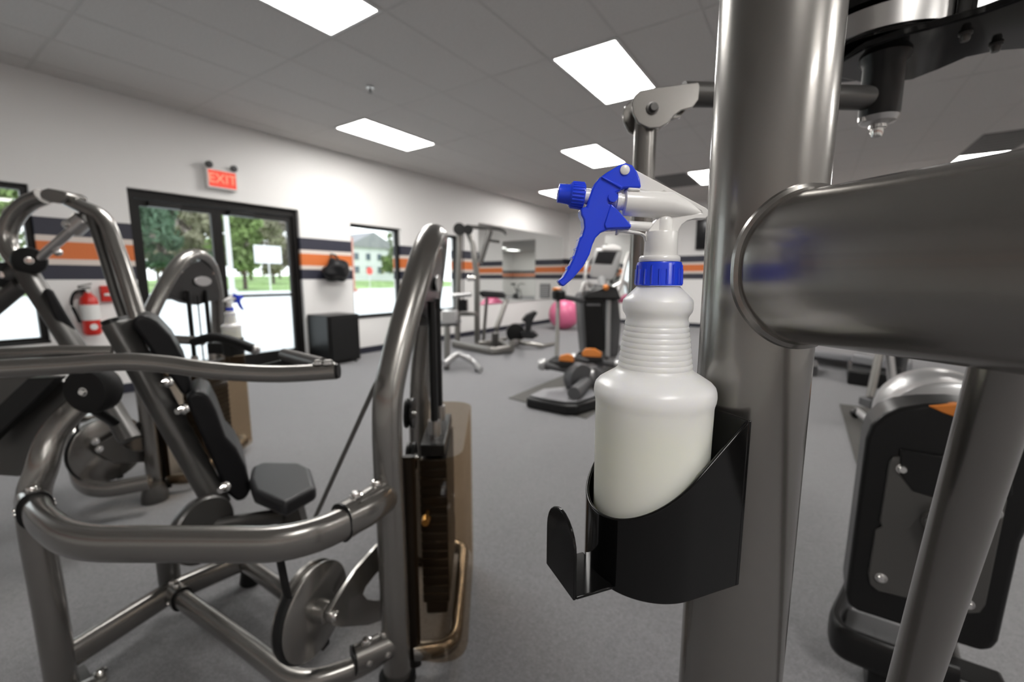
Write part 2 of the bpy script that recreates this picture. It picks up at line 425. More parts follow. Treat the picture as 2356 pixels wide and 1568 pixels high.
# double door
y0, y1, z0, z1 = DR; ym = 2.515
mb = MB(); X0, X1 = WX-.17, WX-.06
mb.box((X0,y0,0),(X1,y0+.055,z1)); mb.box((X0,y1-.055,0),(X1,y1,z1)); mb.box((X0,y0+.055,z1-.09),(X1,y1-.055,z1))
door = struct(obj('door_1', mb, 'bronze'), 'double glass entrance doors in a dark frame')
for a, b in ((y0+.06, ym-.003), (ym+.003, y1-.06)):
    mb = MB(); f = .055; X0, X1 = WX-.14, WX-.09
    mb.box((X0,a,.01),(X1,a+f,z1-.095)); mb.box((X0,b-f,.01),(X1,b,z1-.095)); mb.box((X0,a+f,.01),(X1,b-f,.22)); mb.box((X0,a+f,z1-.095-.07),(X1,b-f,z1-.095))
    leaf = obj('door_leaf', mb, 'bronze', door)
    obj('pane', MB().box((WX-.118,a+f,.22),(WX-.112,b-f,z1-.165)), 'glass', leaf)
    obj('push_bar', MB().box((WX-.085,a+.04,.965),(WX-.045,b-.04,1.0)), 'bronze', leaf, bevel=.006)
    obj('door_closer', MB().box((WX-.088,a+.12,z1-.165),(WX-.03,a+.42,z1-.105)), 'black', leaf, bevel=.008)
# mirror on the left wall
tag(obj('wall_mirror', MB().box((WX+.002,7.48,.64),(WX+.012,11.3,2.37)), 'mirror'), 'frameless wall mirror beyond the windows', 'mirror')
tag(obj('wall_mirror', MB().box((-4.82,FY-.012,.55),(-3.6,FY-.002,2.38)), 'mirror'), 'upright mirror panel on the far wall behind the elliptical trainer', 'mirror')

# ------------------------------------------------------------------ outside
struct(obj('ground_pavement', MB().box((-46, -60, -.12), (WX-.22, 90, -.02)), 'asphalt'), 'pale pavement outside the windows')
gv = []; gf = []
for i in range(13):
    for j in range(31):
        x = -46-i*6; y = -60+j*6; z = -.02+.028*i*6*(0.55+.45*math.sin(j*.35+.6)) + random.uniform(-.15,.15)*(i>0)
        gv.append(V((x,y,z)))
for i in range(12):
    for j in range(30): a = i*31+j; gf.append((a, a+1, a+32, a+31))
mb = MB(); mb.v = gv; mb.f = gf
struct(obj('ground_lawn', mb, 'grass'), 'green lawn rising beyond the pavement')
def tree(x, y, h, rad, mat, lab, trunk=.25, zb=0, bottom=.2, nl=2600, ls=.5, seed=1):
    rnd = random.Random(seed)
    t = thing('tree', lab, 'tree', (x,y,zb), 'trees across the road')
    pth = [V((x,y,zb-.3)), V((x+rnd.uniform(-.2,.2),y,zb+h*.3)), V((x,y+rnd.uniform(-.3,.3),zb+h*.65)), V((x,y,zb+h*.92))]
    mb = MB().tube(spline(pth,4), [trunk*(1-.9*k/12) for k in range(13)], seg=8)
    for k in range(7):
        a = rnd.uniform(0,6.28); hz = zb+h*rnd.uniform(.25,.6); p0 = V((x,y,hz)); p1 = p0+V((math.cos(a)*rad*.7, math.sin(a)*rad*.7, h*.18))
        mb.tube([p0,(p0+p1)/2+V((0,0,.2)),p1],[trunk*.35,trunk*.25,trunk*.08],seg=6)
    obj('trunk', mb, 'bark', t)
    mb = MB()
    clumps = [(V((rnd.gauss(0,.45)*rad, rnd.gauss(0,.45)*rad, zb+h*(bottom+(1-bottom)*rnd.random()))), rnd.uniform(.25,.5)*rad) for _ in range(26)]
    for k in range(nl):
        c, cr = clumps[k % 26]; taper = 1.25-(c.z-zb)/h*.7
        d = V((rnd.gauss(0,1),rnd.gauss(0,1),rnd.gauss(0,.8))).normalized()*cr*rnd.uniform(.5,1)
        q = V((x+c.x*taper+d.x, y+c.y*taper+d.y, c.z+d.z))
        u = V((rnd.gauss(0,1),rnd.gauss(0,1),rnd.gauss(0,1))).normalized()*ls*rnd.uniform(.6,1.2); w = u.cross(V((rnd.gauss(0,1),rnd.gauss(0,1),rnd.gauss(0,1)))).normalized()*u.length*.6
        mb.add([q-u, q+w*.6, q+u, q-w*.6], [(0,1,2,3)])
    obj('foliage', mb, mat, t)
def gnd(u, dist):
    r = FW + RT*((u-CX)/FPX); r.z = 0; r *= dist/abs(r.x); return r
for k, (u, dist, h, rad, mt, lab) in enumerate([(335,50,12,3.4,'leaf_dark','dense dark green tree behind the left glass door'), (395,56,11,2.5,'leaf_dark','dark slender tree right of the dense one behind the left door'),
        (465,62,11,2.6,'leaf_thin','sparse olive tree behind the middle of the glass doors'), (575,52,8.5,2.6,'leaf','bright green tree behind the right glass door'), (640,72,10,2.4,'leaf_thin','sparse pale tree at the right edge of the glass doors'),
        (915,60,11,3.0,'leaf','green tree behind the window beside the doors'), (20,48,11,3.6,'leaf','broad green tree seen through the leftmost window'), (985,66,12,3.0,'leaf_dark','dark tree seen through the window before the mirror'), (300,90,17,3.9,'leaf_pale','pale distant tree far left behind the glass doors'), (380,95,17,3.9,'leaf_pale','pale distant tree behind the dark slender tree'), (450,92,18,3.9,'leaf_pale','pale bare tree in the middle of the left glass door'), (520,95,17,3.9,'leaf_pale','pale distant tree behind the door mullion'), (590,90,16,3.9,'leaf_pale','pale distant tree behind the bright green tree'), (655,98,16,3.9,'leaf_pale','pale distant tree behind the white sign board')]):
    p = gnd(u, dist); tree(p.x, p.y, h, rad, mt, lab, seed=k+3, zb=max(0,(dist-46)*.02), ls=.5 if dist < 80 else .75)
p = gnd(545, 38); tag(obj('utility_pole', MB().tube([V((p.x,p.y,0)), V((p.x,p.y,9))],[.2,.15],seg=14).lathe([(.35,0),(.35,.35),(.3,.4)],(p.x,p.y,-.02),seg=16), 'concrete'), 'white street lamp pole behind the right glass door', 'pole')
p = gnd(632, 34); t = thing('road_sign', 'white rectangular sign board on a thin post outside the doors', 'sign', (p.x,p.y,0))
obj('post', MB().cyl((p.x,p.y,-.02),(p.x,p.y,2.4),.05), 'concrete', t)
obj('board', MB().obox((p.x,p.y,3.0),(.04,0,0),(0,1.0,0),(0,0,.65)), 'siding', t, bevel=.02)
p = gnd(857, 40); t = thing('stop_sign', 'small red octagonal sign on the lawn behind the window', 'sign', (p.x,p.y,0))
obj('post', MB().cyl((p.x,p.y,-.02),(p.x,p.y,1.7),.035), 'concrete', t)
obj('plate', MB().prism([V((p.x+.04,p.y+.42*math.cos(PI/8+k*PI/4),2.05+.42*math.sin(PI/8+k*PI/4))) for k in range(8)], (.02,0,0)), 'signred', t)
p = gnd(815, 36); tag(obj('brick_pillar', MB().tube([V((p.x,p.y,-.02)), V((p.x,p.y,5))],.28,p=6,seg=16).box((p.x-.4,p.y-.4,-.02),(p.x+.4,p.y+.4,.3)), 'brickpink'), 'slim pink masonry pillar outside the window beside the doors', 'pillar')
p = gnd(868, 75)
t = thing('white_house', 'white house with dark windows behind the lawn', 'house', (p.x,p.y,1.4))
obj('wall', MB().box((p.x-6,p.y-6,.5),(p.x,p.y+6,7.5)), 'siding', t)
obj('roof', MB().prism([V((p.x+.5,p.y-6.6,7.4)),V((p.x+.5,p.y+6.6,7.4)),V((p.x+.5,p.y,10.6))],(-7,0,0)), 'roof', t)
for yy in (-4.2,-1.4,1.4,4.2):
    for zz in (3.0, 5.6):
        w = obj('window', MB().box((p.x,p.y+yy-.7,zz-.8),(p.x+.08,p.y+yy+.7,zz+.8)), 'siding', t); obj('pane', MB().box((p.x+.06,p.y+yy-.55,zz-.65),(p.x+.1,p.y+yy+.55,zz+.65)), 'housewin', w)

# ------------------------------------------------------------------ things on the left wall
def text_mb(s, size, org, ex, ey, depth, n):
    cu = bpy.data.curves.new('letters', 'FONT'); cu.body = s; cu.size = size; cu.align_x = 'CENTER'; cu.align_y = 'CENTER'; cu.extrude = depth; cu.resolution_u = 3
    o = bpy.data.objects.new('letters', cu); COL.objects.link(o)
    me = bpy.data.meshes.new_from_object(o.evaluated_get(bpy.context.evaluated_depsgraph_get()))
    mb = MB().add([V(org)+V(ex)*v.co.x+V(ey)*v.co.y+V(n)*v.co.z for v in me.vertices], [tuple(p.vertices) for p in me.polygons])
    bpy.data.objects.remove(o); bpy.data.curves.remove(cu); bpy.data.meshes.remove(me)
    return mb
t = thing('exit_sign', 'illuminated red EXIT sign with two lamp heads above the doors', 'sign', (WX, 2.55, 2.24))
obj('housing', MB().box((WX+.002,2.385,2.25),(WX+.07,2.72,2.475)), 'white_plastic', t, bevel=.008)
obj('face', MB().box((WX+.07,2.405,2.27),(WX+.074,2.70,2.455)), 'exit_face', t)
obj('letters', text_mb('EXIT', .15, (WX+.0745,2.553,2.362), (0,1,0), (0,0,1), .001, (1,0,0)), 'exit_text', t)
obj('lamp_bar', MB().box((WX+.02,2.42,2.475),(WX+.05,2.69,2.50)), 'white_plastic', t)
for yy in (2.42, 2.685):
    h_ = obj('lamp_head', MB().lathe([(.02,0),(.034,.02),(.038,.06),(.03,.065)], (WX+.03,yy,2.52), (1,0,-.2), 18), 'grey_plastic', t)
    obj('neck', MB().cyl((WX+.035,yy,2.47),(WX+.04,yy,2.53),.012), 'grey_plastic', h_)
# extinguisher
ex, ey = WX+.1, 1.235
t = thing('fire_extinguisher', 'red fire extinguisher with white label and black hose on the wall', 'extinguisher', (ex,ey,.65))
obj('cylinder', MB().lathe([(.05,0),(.068,.02),(.07,.04),(.07,.32),(.06,.37),(.03,.40),(.025,.42)], (ex,ey,.65)), 'red', t)
obj('label', MB().lathe([(.0712,0),(.0712,.15)], (ex,ey,.80)), 'paper', t, label='white instruction label')
obj('label_emblem', MB().lathe([(.03,0),(.03,.003),(.025,.004)], (ex+.0695,ey,.735), (1,0,0), 18), 'paper', t)
obj('valve', MB().cyl((ex,ey,1.06),(ex,ey,1.10),.02).obox((ex,ey-.02,1.115),(.012,0,0),(0,.045,0),(0,0,.008)), 'metal_dark', t)
obj('handle', MB().obox((ex,ey-.015,1.14),(.01,0,0),(0,.05,.012),(0,0,.006)), 'metal_dark', t)
obj('gauge', MB().lathe([(.018,0),(.018,.015)], (ex+.02,ey,1.085), (1,0,0), 16), 'chrome', t)
obj('hose', MB().tube(spline([(ex,ey-.02,1.09),(ex+.01,ey-.09,1.07),(ex+.01,ey-.125,.97),(ex+.01,ey-.10,.85),(ex+.01,ey-.085,.78)]), .014, seg=10), 'rubber', t)
obj('wall_bracket', MB().box((WX+.002,ey-.03,.7),(WX+.035,ey+.03,1.08)), 'metal_dark', t)
t = thing('fire_alarm_pull', 'small red fire alarm pull station beside the extinguisher', 'alarm', (WX,1.41,.97))
obj('box', MB().box((WX+.002,1.345,.97),(WX+.05,1.475,1.13)), 'red', t, bevel=.006)
obj('pull_handle', MB().box((WX+.05,1.365,1.03),(WX+.062,1.455,1.055)), 'paper', t, bevel=.003)
# hanging bag
t = thing('hanging_bag', 'black bag hanging on the striped wall above the black cabinet', 'bag', (WX+.12,3.96,1.18))
rnd = random.Random(5); mb = MB().ball((WX+.13,3.97,1.33), (.12,.19,.165), 26, 16)
for q in mb.v:
    k = 1 + .10*math.sin(q.y*31+q.z*17) + .07*math.sin(q.z*43+q.x*29+1) + rnd.uniform(-.03,.03)
    dd = q - V((WX+.13,3.97,1.33)); q.x = max(WX+.012, WX+.13+dd.x*k); q.y = 3.97+dd.y*k*(1.05-dd.z*1.2); q.z = 1.33+dd.z*k
obj('pouch', mb, 'vinyl', t)
obj('strap', MB().tube(spline([(WX+.1,3.9,1.45),(WX+.06,3.93,1.53),(WX+.05,3.97,1.555),(WX+.06,4.01,1.53),(WX+.1,4.05,1.45)]), .01, .016, seg=8), 'vinyl', t)
obj('wall_hook', MB().tube(spline([(WX+.002,3.97,1.60),(WX+.04,3.97,1.59),(WX+.06,3.97,1.55),(WX+.07,3.97,1.575)]), .007, seg=8), 'white_plastic', t)
# black cabinet
t = thing('black_cabinet', 'black box cabinet on the floor beneath the hanging bag', 'cabinet', (-5.67,3.75,0))
obj('body', MB().box((-5.93,3.52,.03),(-5.44,4.03,.70)), 'black', t, bevel=.012)
obj('front_grille', MB().box((-5.44,3.56,.07),(-5.425,3.99,.66)), 'rubber', t, bevel=.006)
for a, b in ((-5.88,3.57),(-5.49,3.57),(-5.88,3.98),(-5.49,3.98)): obj('foot', MB().cyl((a,b,0),(a,b,.035),.022), 'rubber', t)
# tv on the far wall
t = thing('wall_television', 'black flat television on the far wall behind the metal column', 'television', (-1.6,FY-.08,1.9))
obj('panel', MB().box((-2.45,FY-.08,1.9),(-1.15,FY-.03,2.62)), 'black', t, bevel=.008)
obj('screen', MB().box((-2.42,FY-.083,1.94),(-1.18,FY-.08,2.59)), 'screen', t)
obj('mount', MB().box((-1.95,FY-.03,2.1),(-1.65,FY-.002,2.4)), 'metal_dark', t)


# ------------------------------------------------------------------ foreground column with beam
PX, PY = -.038, .428
PR = .0438
BEAM_Z = 1.208
post = thing('machine_column', 'tall brushed grey metal column with thick curved beam carrying the spray bottle holder', 'gym machine', (PX, PY, 0))
NRM = (RT*.93 + FH*.36).normalized()        # from the bottle towards the column
SID = V((NRM.y, -NRM.x, 0))                 # to the right of it
obj('column', MB().tube([V((PX,PY,.012)), V((PX,PY,1.2)), V((PX,PY,2.15))], PR, PR, ref=NRM, seg=64), 'metal', post)
obj('base_plate', MB().box((PX-.11,PY-.11,0),(PX+.11,PY+.11,.014)), 'metal_dark', post, bevel=.004)
BD = (RT*.343 - FH*.939).normalized(); BSD = V((-BD.y, BD.x, 0))
c0 = V((PX, PY, BEAM_Z)) - BSD*.002; A_, B_ = .0395, .056
mb = MB().tube([c0 + BD*.012, c0 + BD*.15, c0 + BD*.35, c0 + BD*.8], A_, B_, seg=96, p=2.7)
beam = obj('beam', mb, 'metal', post)
NW = 96
wp = []
for k in range(NW+1):
    a = 2*PI*k/NW; ca, sa = math.cos(a), math.sin(a)
    ca = math.copysign(abs(ca)**.741, ca); sa = math.copysign(abs(sa)**.741, sa)
    x = A_*1.01*ca; lam = math.sqrt(max(1e-6, PR*PR - (x-.002)**2))
    wp.append(c0 + BD*(lam+.002) + BSD*x + V((0,0,B_*1.02*sa)))
wm = MB(); base = 0
# weld bead: closed ring following the joint
ring = []
for i in range(NW):
    t_ = (wp[(i+1) % NW] - wp[i-1 if i else NW-1]).normalized(); n_ = (wp[i]-c0); n_ = (n_ - t_*n_.dot(t_)).normalized(); b_ = t_.cross(n_)
    for k in range(8):
        a = 2*PI*k/8; wm.v.append(wp[i] + n_*(.0042*math.cos(a)) + b_*(.0042*math.sin(a)))
for i in range(NW):
    for k in range(8):
        j = (i+1) % NW; wm.f.append((i*8+k, i*8+(k+1)%8, j*8+(k+1)%8, j*8+k))
obj('weld_bead', wm, 'metal', post)
# slanted tube below the beam
a0 = P(2312, 860, d=.2423); a1 = P(2100, 1568, d=.36)
dir_ = (a1-a0).normalized(); end = a0 + dir_*((a0.z-.01)/-dir_.z)
obj('brace_tube', MB().tube([a0 - dir_*.03, a1, end], .0152, .0152, ref=BD, seg=40), 'metal', post)
obj('brace_foot', MB().lathe([(.045,0),(.045,.012),(.03,.02)], (end.x,end.y,0)), 'metal_dark', post)
# overhead pulley and its plate
zt = P(2040, 205, d=.7).z
ax = P(2030, 190, d=.72)
zp = P(2050, 185, d=.80).z
px_out = [(1925,150),(1990,112),(2080,82),(2165,60),(2260,33),(2356,-2),(2480,-60),(2560,20),(2440,95),(2356,113),(2290,118),(2225,132),(2160,160),(2100,183),(2050,190),(1980,190),(1925,178)]
plate = obj('pulley_plate', MB().prism([P(u,v,z=zp) for u, v in px_out], (0,0,.012)), 'black_gloss', post, bevel=.0025)
pc = P(2025, 100, z=zp); pc = pc + (V((pc.x,pc.y,0)).normalized())*.098; RP = .1
obj('pulley_wheel', MB().lathe([(.03,0),(RP-.004,0),(RP-.004,.006),(RP-.012,.010),(RP-.012,.044),(RP+.006,.048),(RP+.006,.10),(.03,.10)], (pc.x,pc.y,zp+.016), seg=64), 'black_gloss', post)
obj('pulley_rim', MB().lathe([(RP-.006,0),(RP+.003,.002),(RP+.003,.036),(RP-.006,.038)], (pc.x,pc.y,zp+.020), seg=64), 'steel', post)
obj('axle_housing', MB().lathe([(.026,0),(.028,.006),(.028,.08),(.034,.088),(.034,.105)], (ax.x,ax.y,zt-.035), seg=32), 'black', post)
obj('pulley_guard', MB().prism([P(u,v,z=zp+.012) for u, v in ((2192,60),(2240,45),(2330,60),(2250,95))], (0,0,.12)), 'black_gloss', post, bevel=.004)
cz = zt-.035
obj('axle_washer', MB().lathe([(.012,0),(.024,.004),(.028,.012)], (ax.x,ax.y,cz-.012)), 'steel', post)
bolt((ax.x,ax.y,cz-.012), (0,0,-1), .009, post, .018)
obj('washer', MB().cyl((ax.x-.02,ax.y-.012,cz-.006),(ax.x-.02,ax.y-.012,cz),.008,seg=12), 'chrome', post)
for (u, v) in ((2222,75),(2292,100)):
    q = P(u, v, z=zp); bolt(q, (0,0,-1), .006, post, .012, 'metal_dark')
# swinging arm: horizontal tube, clevis, hanging tube
q0 = P(1598, 222, d=.7); q1 = V((ax.x, ax.y, zt-.005))
q0.z = q1.z - .004
arm = obj('swing_arm', MB().tube([q0 + (q0-q1).normalized()*.02, q1], .0185, seg=28), 'metal_dark', post)
def pv(u, v, base, n):       # photo point on a vertical plane through base with normal n
    r = FW + RT*((u-CX)/FPX) - UP*((v-CY)/FPX); t = (base-EYE).dot(n)/r.dot(n); return EYE + r*t
ad = (q1-q0).normalized(); an = V((ad.y, -ad.x, 0)).normalized()
if an.dot(FH) > 0: an = -an
cl_out = [(1603,192),(1607,200),(1604,232),(1590,250),(1565,256),(1548,268),(1535,285),(1515,296),(1490,297),(1466,285),(1454,262),(1451,240),(1458,222),(1470,211),(1500,205)]
for s_ in (1, -1):
    nb = q0 + an*(.02*s_)
    obj('clevis_plate', MB().prism([pv(u,v,q0+an*.021,-an) - an*(0 if s_ > 0 else .042) for u, v in cl_out], an*.005), 'metal', post, bevel=.0012)
pvt = pv(1498, 252, q0+an*.021, -an)
bolt(pvt + an*.005, an, .007, post, .008, 'metal_dark'); bolt(pvt - an*.042, -an, .007, post, .008, 'metal_dark')
hp = pvt - an*.021
obj('hanging_tube', MB().tube([hp + V((0,0,.015)), hp - V((0,0,.08)), hp - V((0,0,.52))], .0175, seg=28), 'metal', post)
obj('hand_grip', MB().tube([hp - V((0,0,.34)), hp - V((0,0,.53))], .0205, seg=24), 'rubber', post)

# ------------------------------------------------------------------ bottle holder and spray bottle
AX = P(1503, 900, d=.36); AXY = V((AX.x, AX.y, 0)); DH = AXY.dot(FH)
def bl(u, v, off=0.0):       # survey point -> bottle-local (right, height)
    r = FW + RT*((u-CX)/FPX) - UP*((v-CY)/FPX); t = (DH-off)/r.dot(FH); p = EYE + r*t
    return (p-AXY).dot(RT), p.z
HB = P(1500, 1393, d=.312).z - .012          # holder floor
ZL = P(1385, 1203, d=.335).z; ZH = P(1722, 970, d=.328).z
HR, HT, HLEN = .0525, .003, .047
holder = thing('bottle_holder', 'glossy black slant-cut bottle holder with a small hook on the metal column', 'holder', (AX.x, AX.y, HB))
def uplan(R, n=40):
    pts = [AXY + NRM*HLEN + SID*R]
    for k in range(n+1):
        a = -PI/2 - PI*k/n      # from +side, round the front, to -side
        pts.append(AXY + NRM*(R*math.cos(PI/2+PI*k/n)) + SID*(R*math.sin(PI/2+PI*k/n)))
    pts.append(AXY + NRM*HLEN - SID*R)
    return pts
def rim(p): 
    s_ = max(0.0, ((p-AXY).dot(NRM) + HR)/(HLEN+HR)); return ZL + (ZH-ZL)*s_**1.08
po, pi_ = uplan(HR), uplan(HR-HT)
n = len(po); mb = MB()
for i in range(n):
    zo = rim(po[i]); mb.v += [V((po[i].x,po[i].y,HB)), V((po[i].x,po[i].y,zo)), V((pi_[i].x,pi_[i].y,zo)), V((pi_[i].x,pi_[i].y,HB))]
for i in range(n-1):
    a, b = i*4, (i+1)*4
    for k in range(4): mb.f.append((a+k, a+(k+1)%4, b+(k+1)%4, b+k))
mb.f += [(0,3,2,1), (4*n-4,4*n-3,4*n-2,4*n-1)]
obj('cup', mb, 'black_gloss', holder, bevel=.0011, ang=30)
mb = MB().prism([V((p.x,p.y,HB)) for p in pi_], (0,0,.003)); obj('cup_floor', mb, 'black_gloss', holder)
bc = AXY + NRM*(HLEN+.001)
obj('back_plate', MB().obox(V((bc.x,bc.y,(HB+ZH)/2)), NRM*.002, SID*(HR), V((0,0,(ZH-HB)/2))), 'black_gloss', holder, bevel=.001)
# folded hook
hk0 = AXY - NRM*(HR-.004); hk1 = AXY - NRM*(HR+.029); hw = .0235
hz = P(1335, 1378, d=.30).z - .021
obj('hook_tray', MB().obox(V(((hk0.x+hk1.x)/2,(hk0.y+hk1.y)/2,hz)), NRM*.0165, SID*hw, V((0,0,.0013))), 'black_gloss', holder, bevel=.0008)
top = hz + .06; pts = []
for k in range(13):
    a = PI*k/12; pts.append(hk1 + SID*(hw*math.cos(a)) + V((0,0,top-hw*1.1+hw*1.1*math.sin(a)-0)))
pts = [hk1 + SID*hw + V((0,0,hz-.0013))] + pts + [hk1 - SID*hw + V((0,0,hz-.0013))]
obj('hook_blade', MB().prism(pts, NRM*-.0026), 'black_gloss', holder, bevel=.0008)

def spray_bottle(name, label, group, base, rx, scale=1.0):
    """local frame: right = rx, depth = away, heights measured from HB"""
    base = V(base); rx = V(rx).normalized(); dy = V((-rx.y, rx.x, 0))
    def L(s, z, y=0.0): return base + rx*s + dy*y + V((0,0,z))
    def q(u, v, y=0.0):
        s, z = bl(u, v); return L(s, z-HB-.003, y)
    t = thing(name, label, 'spray bottle', base, group)
    def hgt(v): return bl(1503, v)[1]-HB-.003
    k = .36/FPX
    prof = [(.030,0),(.040,.001),(.0445,.005),(.0455,.012)]
    for v, hw_ in ((1100,128.5),(1000,129),(925,130),(918,131),(910,133.5),(900,134.5),(890,133.5),(882,131),(874,124),(862,105),(853,90),(846,82)):
        prof.append((hw_*k, hgt(v)))
    nr = 9; v0, v1 = 842, 736
    for i in range(nr):
        for f_, e_ in ((0,0),(.25,1.2),(.5,1.7),(.75,1.2)):
            v = v0+(v1-v0)*(i+f_)/nr; prof.append(((80.5+(66.5-80.5)*(i+f_)/nr + e_)*k, hgt(v)))
    for v, hw_ in ((733,66.5),(728,67),(722,70),(716,74),(708,75.5),(694,75.5),(688,74),(675,62),(664,51),(658,46)): prof.append((hw_*k, hgt(v)))
    obj('bottle_body', MB().lathe(prof, base, seg=96), 'bottle', t, ang=30)
    zc0, zc1 = hgt(656), hgt(603)
    cap = MB().lathe([(.0135,zc0),(50.5*k,zc0),(50.5*k,zc0+.001),(49.5*k,zc0+.002),(48*k,zc1-.0015),(46.5*k,zc1),(.012,zc1)], base, seg=56)
    cp = obj('cap', cap, 'blue', t)
    for i in range(20):
        a = 2*PI*i/20; hh = .0125 if i % 3 else .0155
        cp_ = MB().tube([base+V((49.3*k*math.cos(a),49.3*k*math.sin(a),zc0+.001)), base+V((48.4*k*math.cos(a),48.4*k*math.sin(a),zc0+hh))], .0009, seg=6)
        obj('rib', cp_, 'blue', cp)
    obj('collar', MB().lathe([(.012,hgt(602)),(43*k,hgt(602)),(44*k,hgt(598)),(43.5*k,hgt(592)),(40*k,hgt(588)),(.012,hgt(588))], base, seg=48), 'white_plastic', t)
    Z = lambda x, y: (1220+x/2.8, 340+y/2.8)
    cx_ = Z(842,0)[0]; sx = bl(cx_, 560)[0]
    nb = base + rx*sx
    obj('neck', MB().lathe([(36*k,hgt(589)),(35.3*k,hgt(575)),(34.5*k,hgt(536)),(33*k,hgt(533)),(20*k,hgt(532))], nb, seg=44), 'white_plastic', t)
    n2 = base + rx*bl(Z(862,0)[0], 510)[0]
    obj('neck_dome', MB().lathe([(18.5*k,hgt(540)),(18.5*k,hgt(508)),(16*k,hgt(500)),(10*k,hgt(495)),(3*k,hgt(493.5))], n2, seg=32), 'white_plastic', t)
    def plate_(pts, th, nm, mt, bev, par=t):
        return obj(nm, MB().prism([q(*Z(a,b), -th/2) for a, b in pts], dy*th), mt, par, bevel=bev)
    bf, bb = q(*Z(598,352)), q(*Z(900,372)); tip = q(*Z(1108,428))
    obj('barrel', MB().tube([bf, bf+(bb-bf)*.02, bb, bb+(tip-bb)*.5, tip], [.0085,.0098,.0102,.0066,.003], [.0085,.0098,.0102,.0066,.003], seg=36), 'white_plastic', t, ang=60)
    obj('lower_barrel', MB().tube([q(*Z(632,500)), q(*Z(775,508)), q(*Z(795,509))], [.0037,.0037,.002], [.0037,.0037,.002], seg=20), 'white_plastic', t)
    plate_([(640,128),(672,150),(1122,393),(1133,405),(1131,442),(1116,461),(1050,462),(1000,474),(965,500),(946,530),(942,556),(746,556),(760,520),(800,470),(880,420),(1090,425),(1085,412),(850,285),(815,300),(700,278),(660,262)], .0085, 'top_shroud', 'white_plastic', .0011)
    plate_([(665,170),(830,258),(815,290),(702,272)], .0045, 'shroud_web', 'white_plastic', .0006)
    plate_([(615,266),(692,272),(694,292),(612,290)], .016, 'front_lug', 'white_plastic', .0012)
    plate_([(555,526),(600,526),(700,541),(735,556),(748,590),(742,610),(733,575),(715,560),(600,545),(568,545),(562,562),(548,560)], .0055, 'lever_spring', 'white_plastic', .0006)
    obj('piston', MB().tube([q(*Z(520,342)), q(*Z(548,344)), q(*Z(552,344)), q(*Z(575,346)), q(*Z(578,346)), q(*Z(602,348))], [.0035,.0058,.0074,.0074,.0064,.0064], [.0035,.0058,.0074,.0074,.0064,.0064], seg=28), 'white_plastic', t)
    trig = plate_([(435,205),(480,172),(560,125),(600,112),(642,126),(672,168),(690,215),(698,270),(585,272),(560,292),(538,300),(525,330),(505,352),(497,368),(540,402),(636,505),(632,527),(555,530),(490,534),(445,550),(410,585),(390,630),(372,690),(332,765),(270,838),(206,893),(188,882),(170,860),(205,832),(240,775),(270,712),(290,655),(305,600),(325,570),(338,520),(334,470),(318,440),(315,402),(330,392),(355,390),(364,345),(385,285),(402,245)], .0155, 'trigger', 'blue', .0016)
    plate_([(505,372),(545,410),(632,505),(628,522),(560,524),(470,528),(462,500)], .0185, 'trigger_web', 'blue', .0008, trig)
    plate_([(440,207),(448,198),(574,262),(566,278)], .0185, 'trigger_ridge', 'blue', .001, trig)
    obj('trigger_boss', MB().cyl(q(*Z(517,330),-.0095), q(*Z(517,330),.0095), .0036, seg=24), 'blue', trig)
    bumps = [(172,858),(236,776),(268,712),(292,652),(312,592),(330,560)]
    for a, b in bumps[1:-1]: obj('finger_bump', MB().tube([q(*Z(a+10,b),-.0072), q(*Z(a+10,b),.0072)], .0019, seg=10), 'blue', trig)
    obj('pivot_pin', MB().lathe([(.0036,0),(.0036,.0012),(.0028,.0018)], q(*Z(592,159),-.0076), -dy, 24), 'white_plastic', t)
    na, nb_ = q(*Z(176,291)), q(*Z(345,311)); nd = (nb_-na).normalized()
    nz = obj('nozzle', MB().tube([na, na+nd*.0005, na+nd*.0085, na+nd*.0095], [.0063,.0070,.0075,.0082], [.0063,.0070,.0075,.0082], seg=36), 'blue', t)
    kn = na+nd*.0095
    obj('nozzle_ring', MB().tube([kn, kn+nd*.001, nb_-nd*.0006, nb_], [.0088,.0095,.0097,.009], [.0088,.0095,.0097,.009], seg=36), 'blue', nz)
    e1 = nd.cross(dy).normalized()
    for i in range(24):
        a = 2*PI*i/24; o_ = dy*math.cos(a)+e1*math.sin(a)
        obj('knurl', MB().tube([kn+nd*.0012+o_*.0094, nb_-nd*.001+o_*.0097], .0007, seg=6), 'blue', nz)
    obj('nozzle_stub', MB().tube([nb_, q(*Z(420,318))], .0058, seg=24), 'white_plastic', t)
    return t
spray_bottle('spray_bottle', 'milky white spray bottle with blue trigger standing in the black holder, in focus', 'spray bottles in wall holders', (AX.x, AX.y, HB+.003), RT)

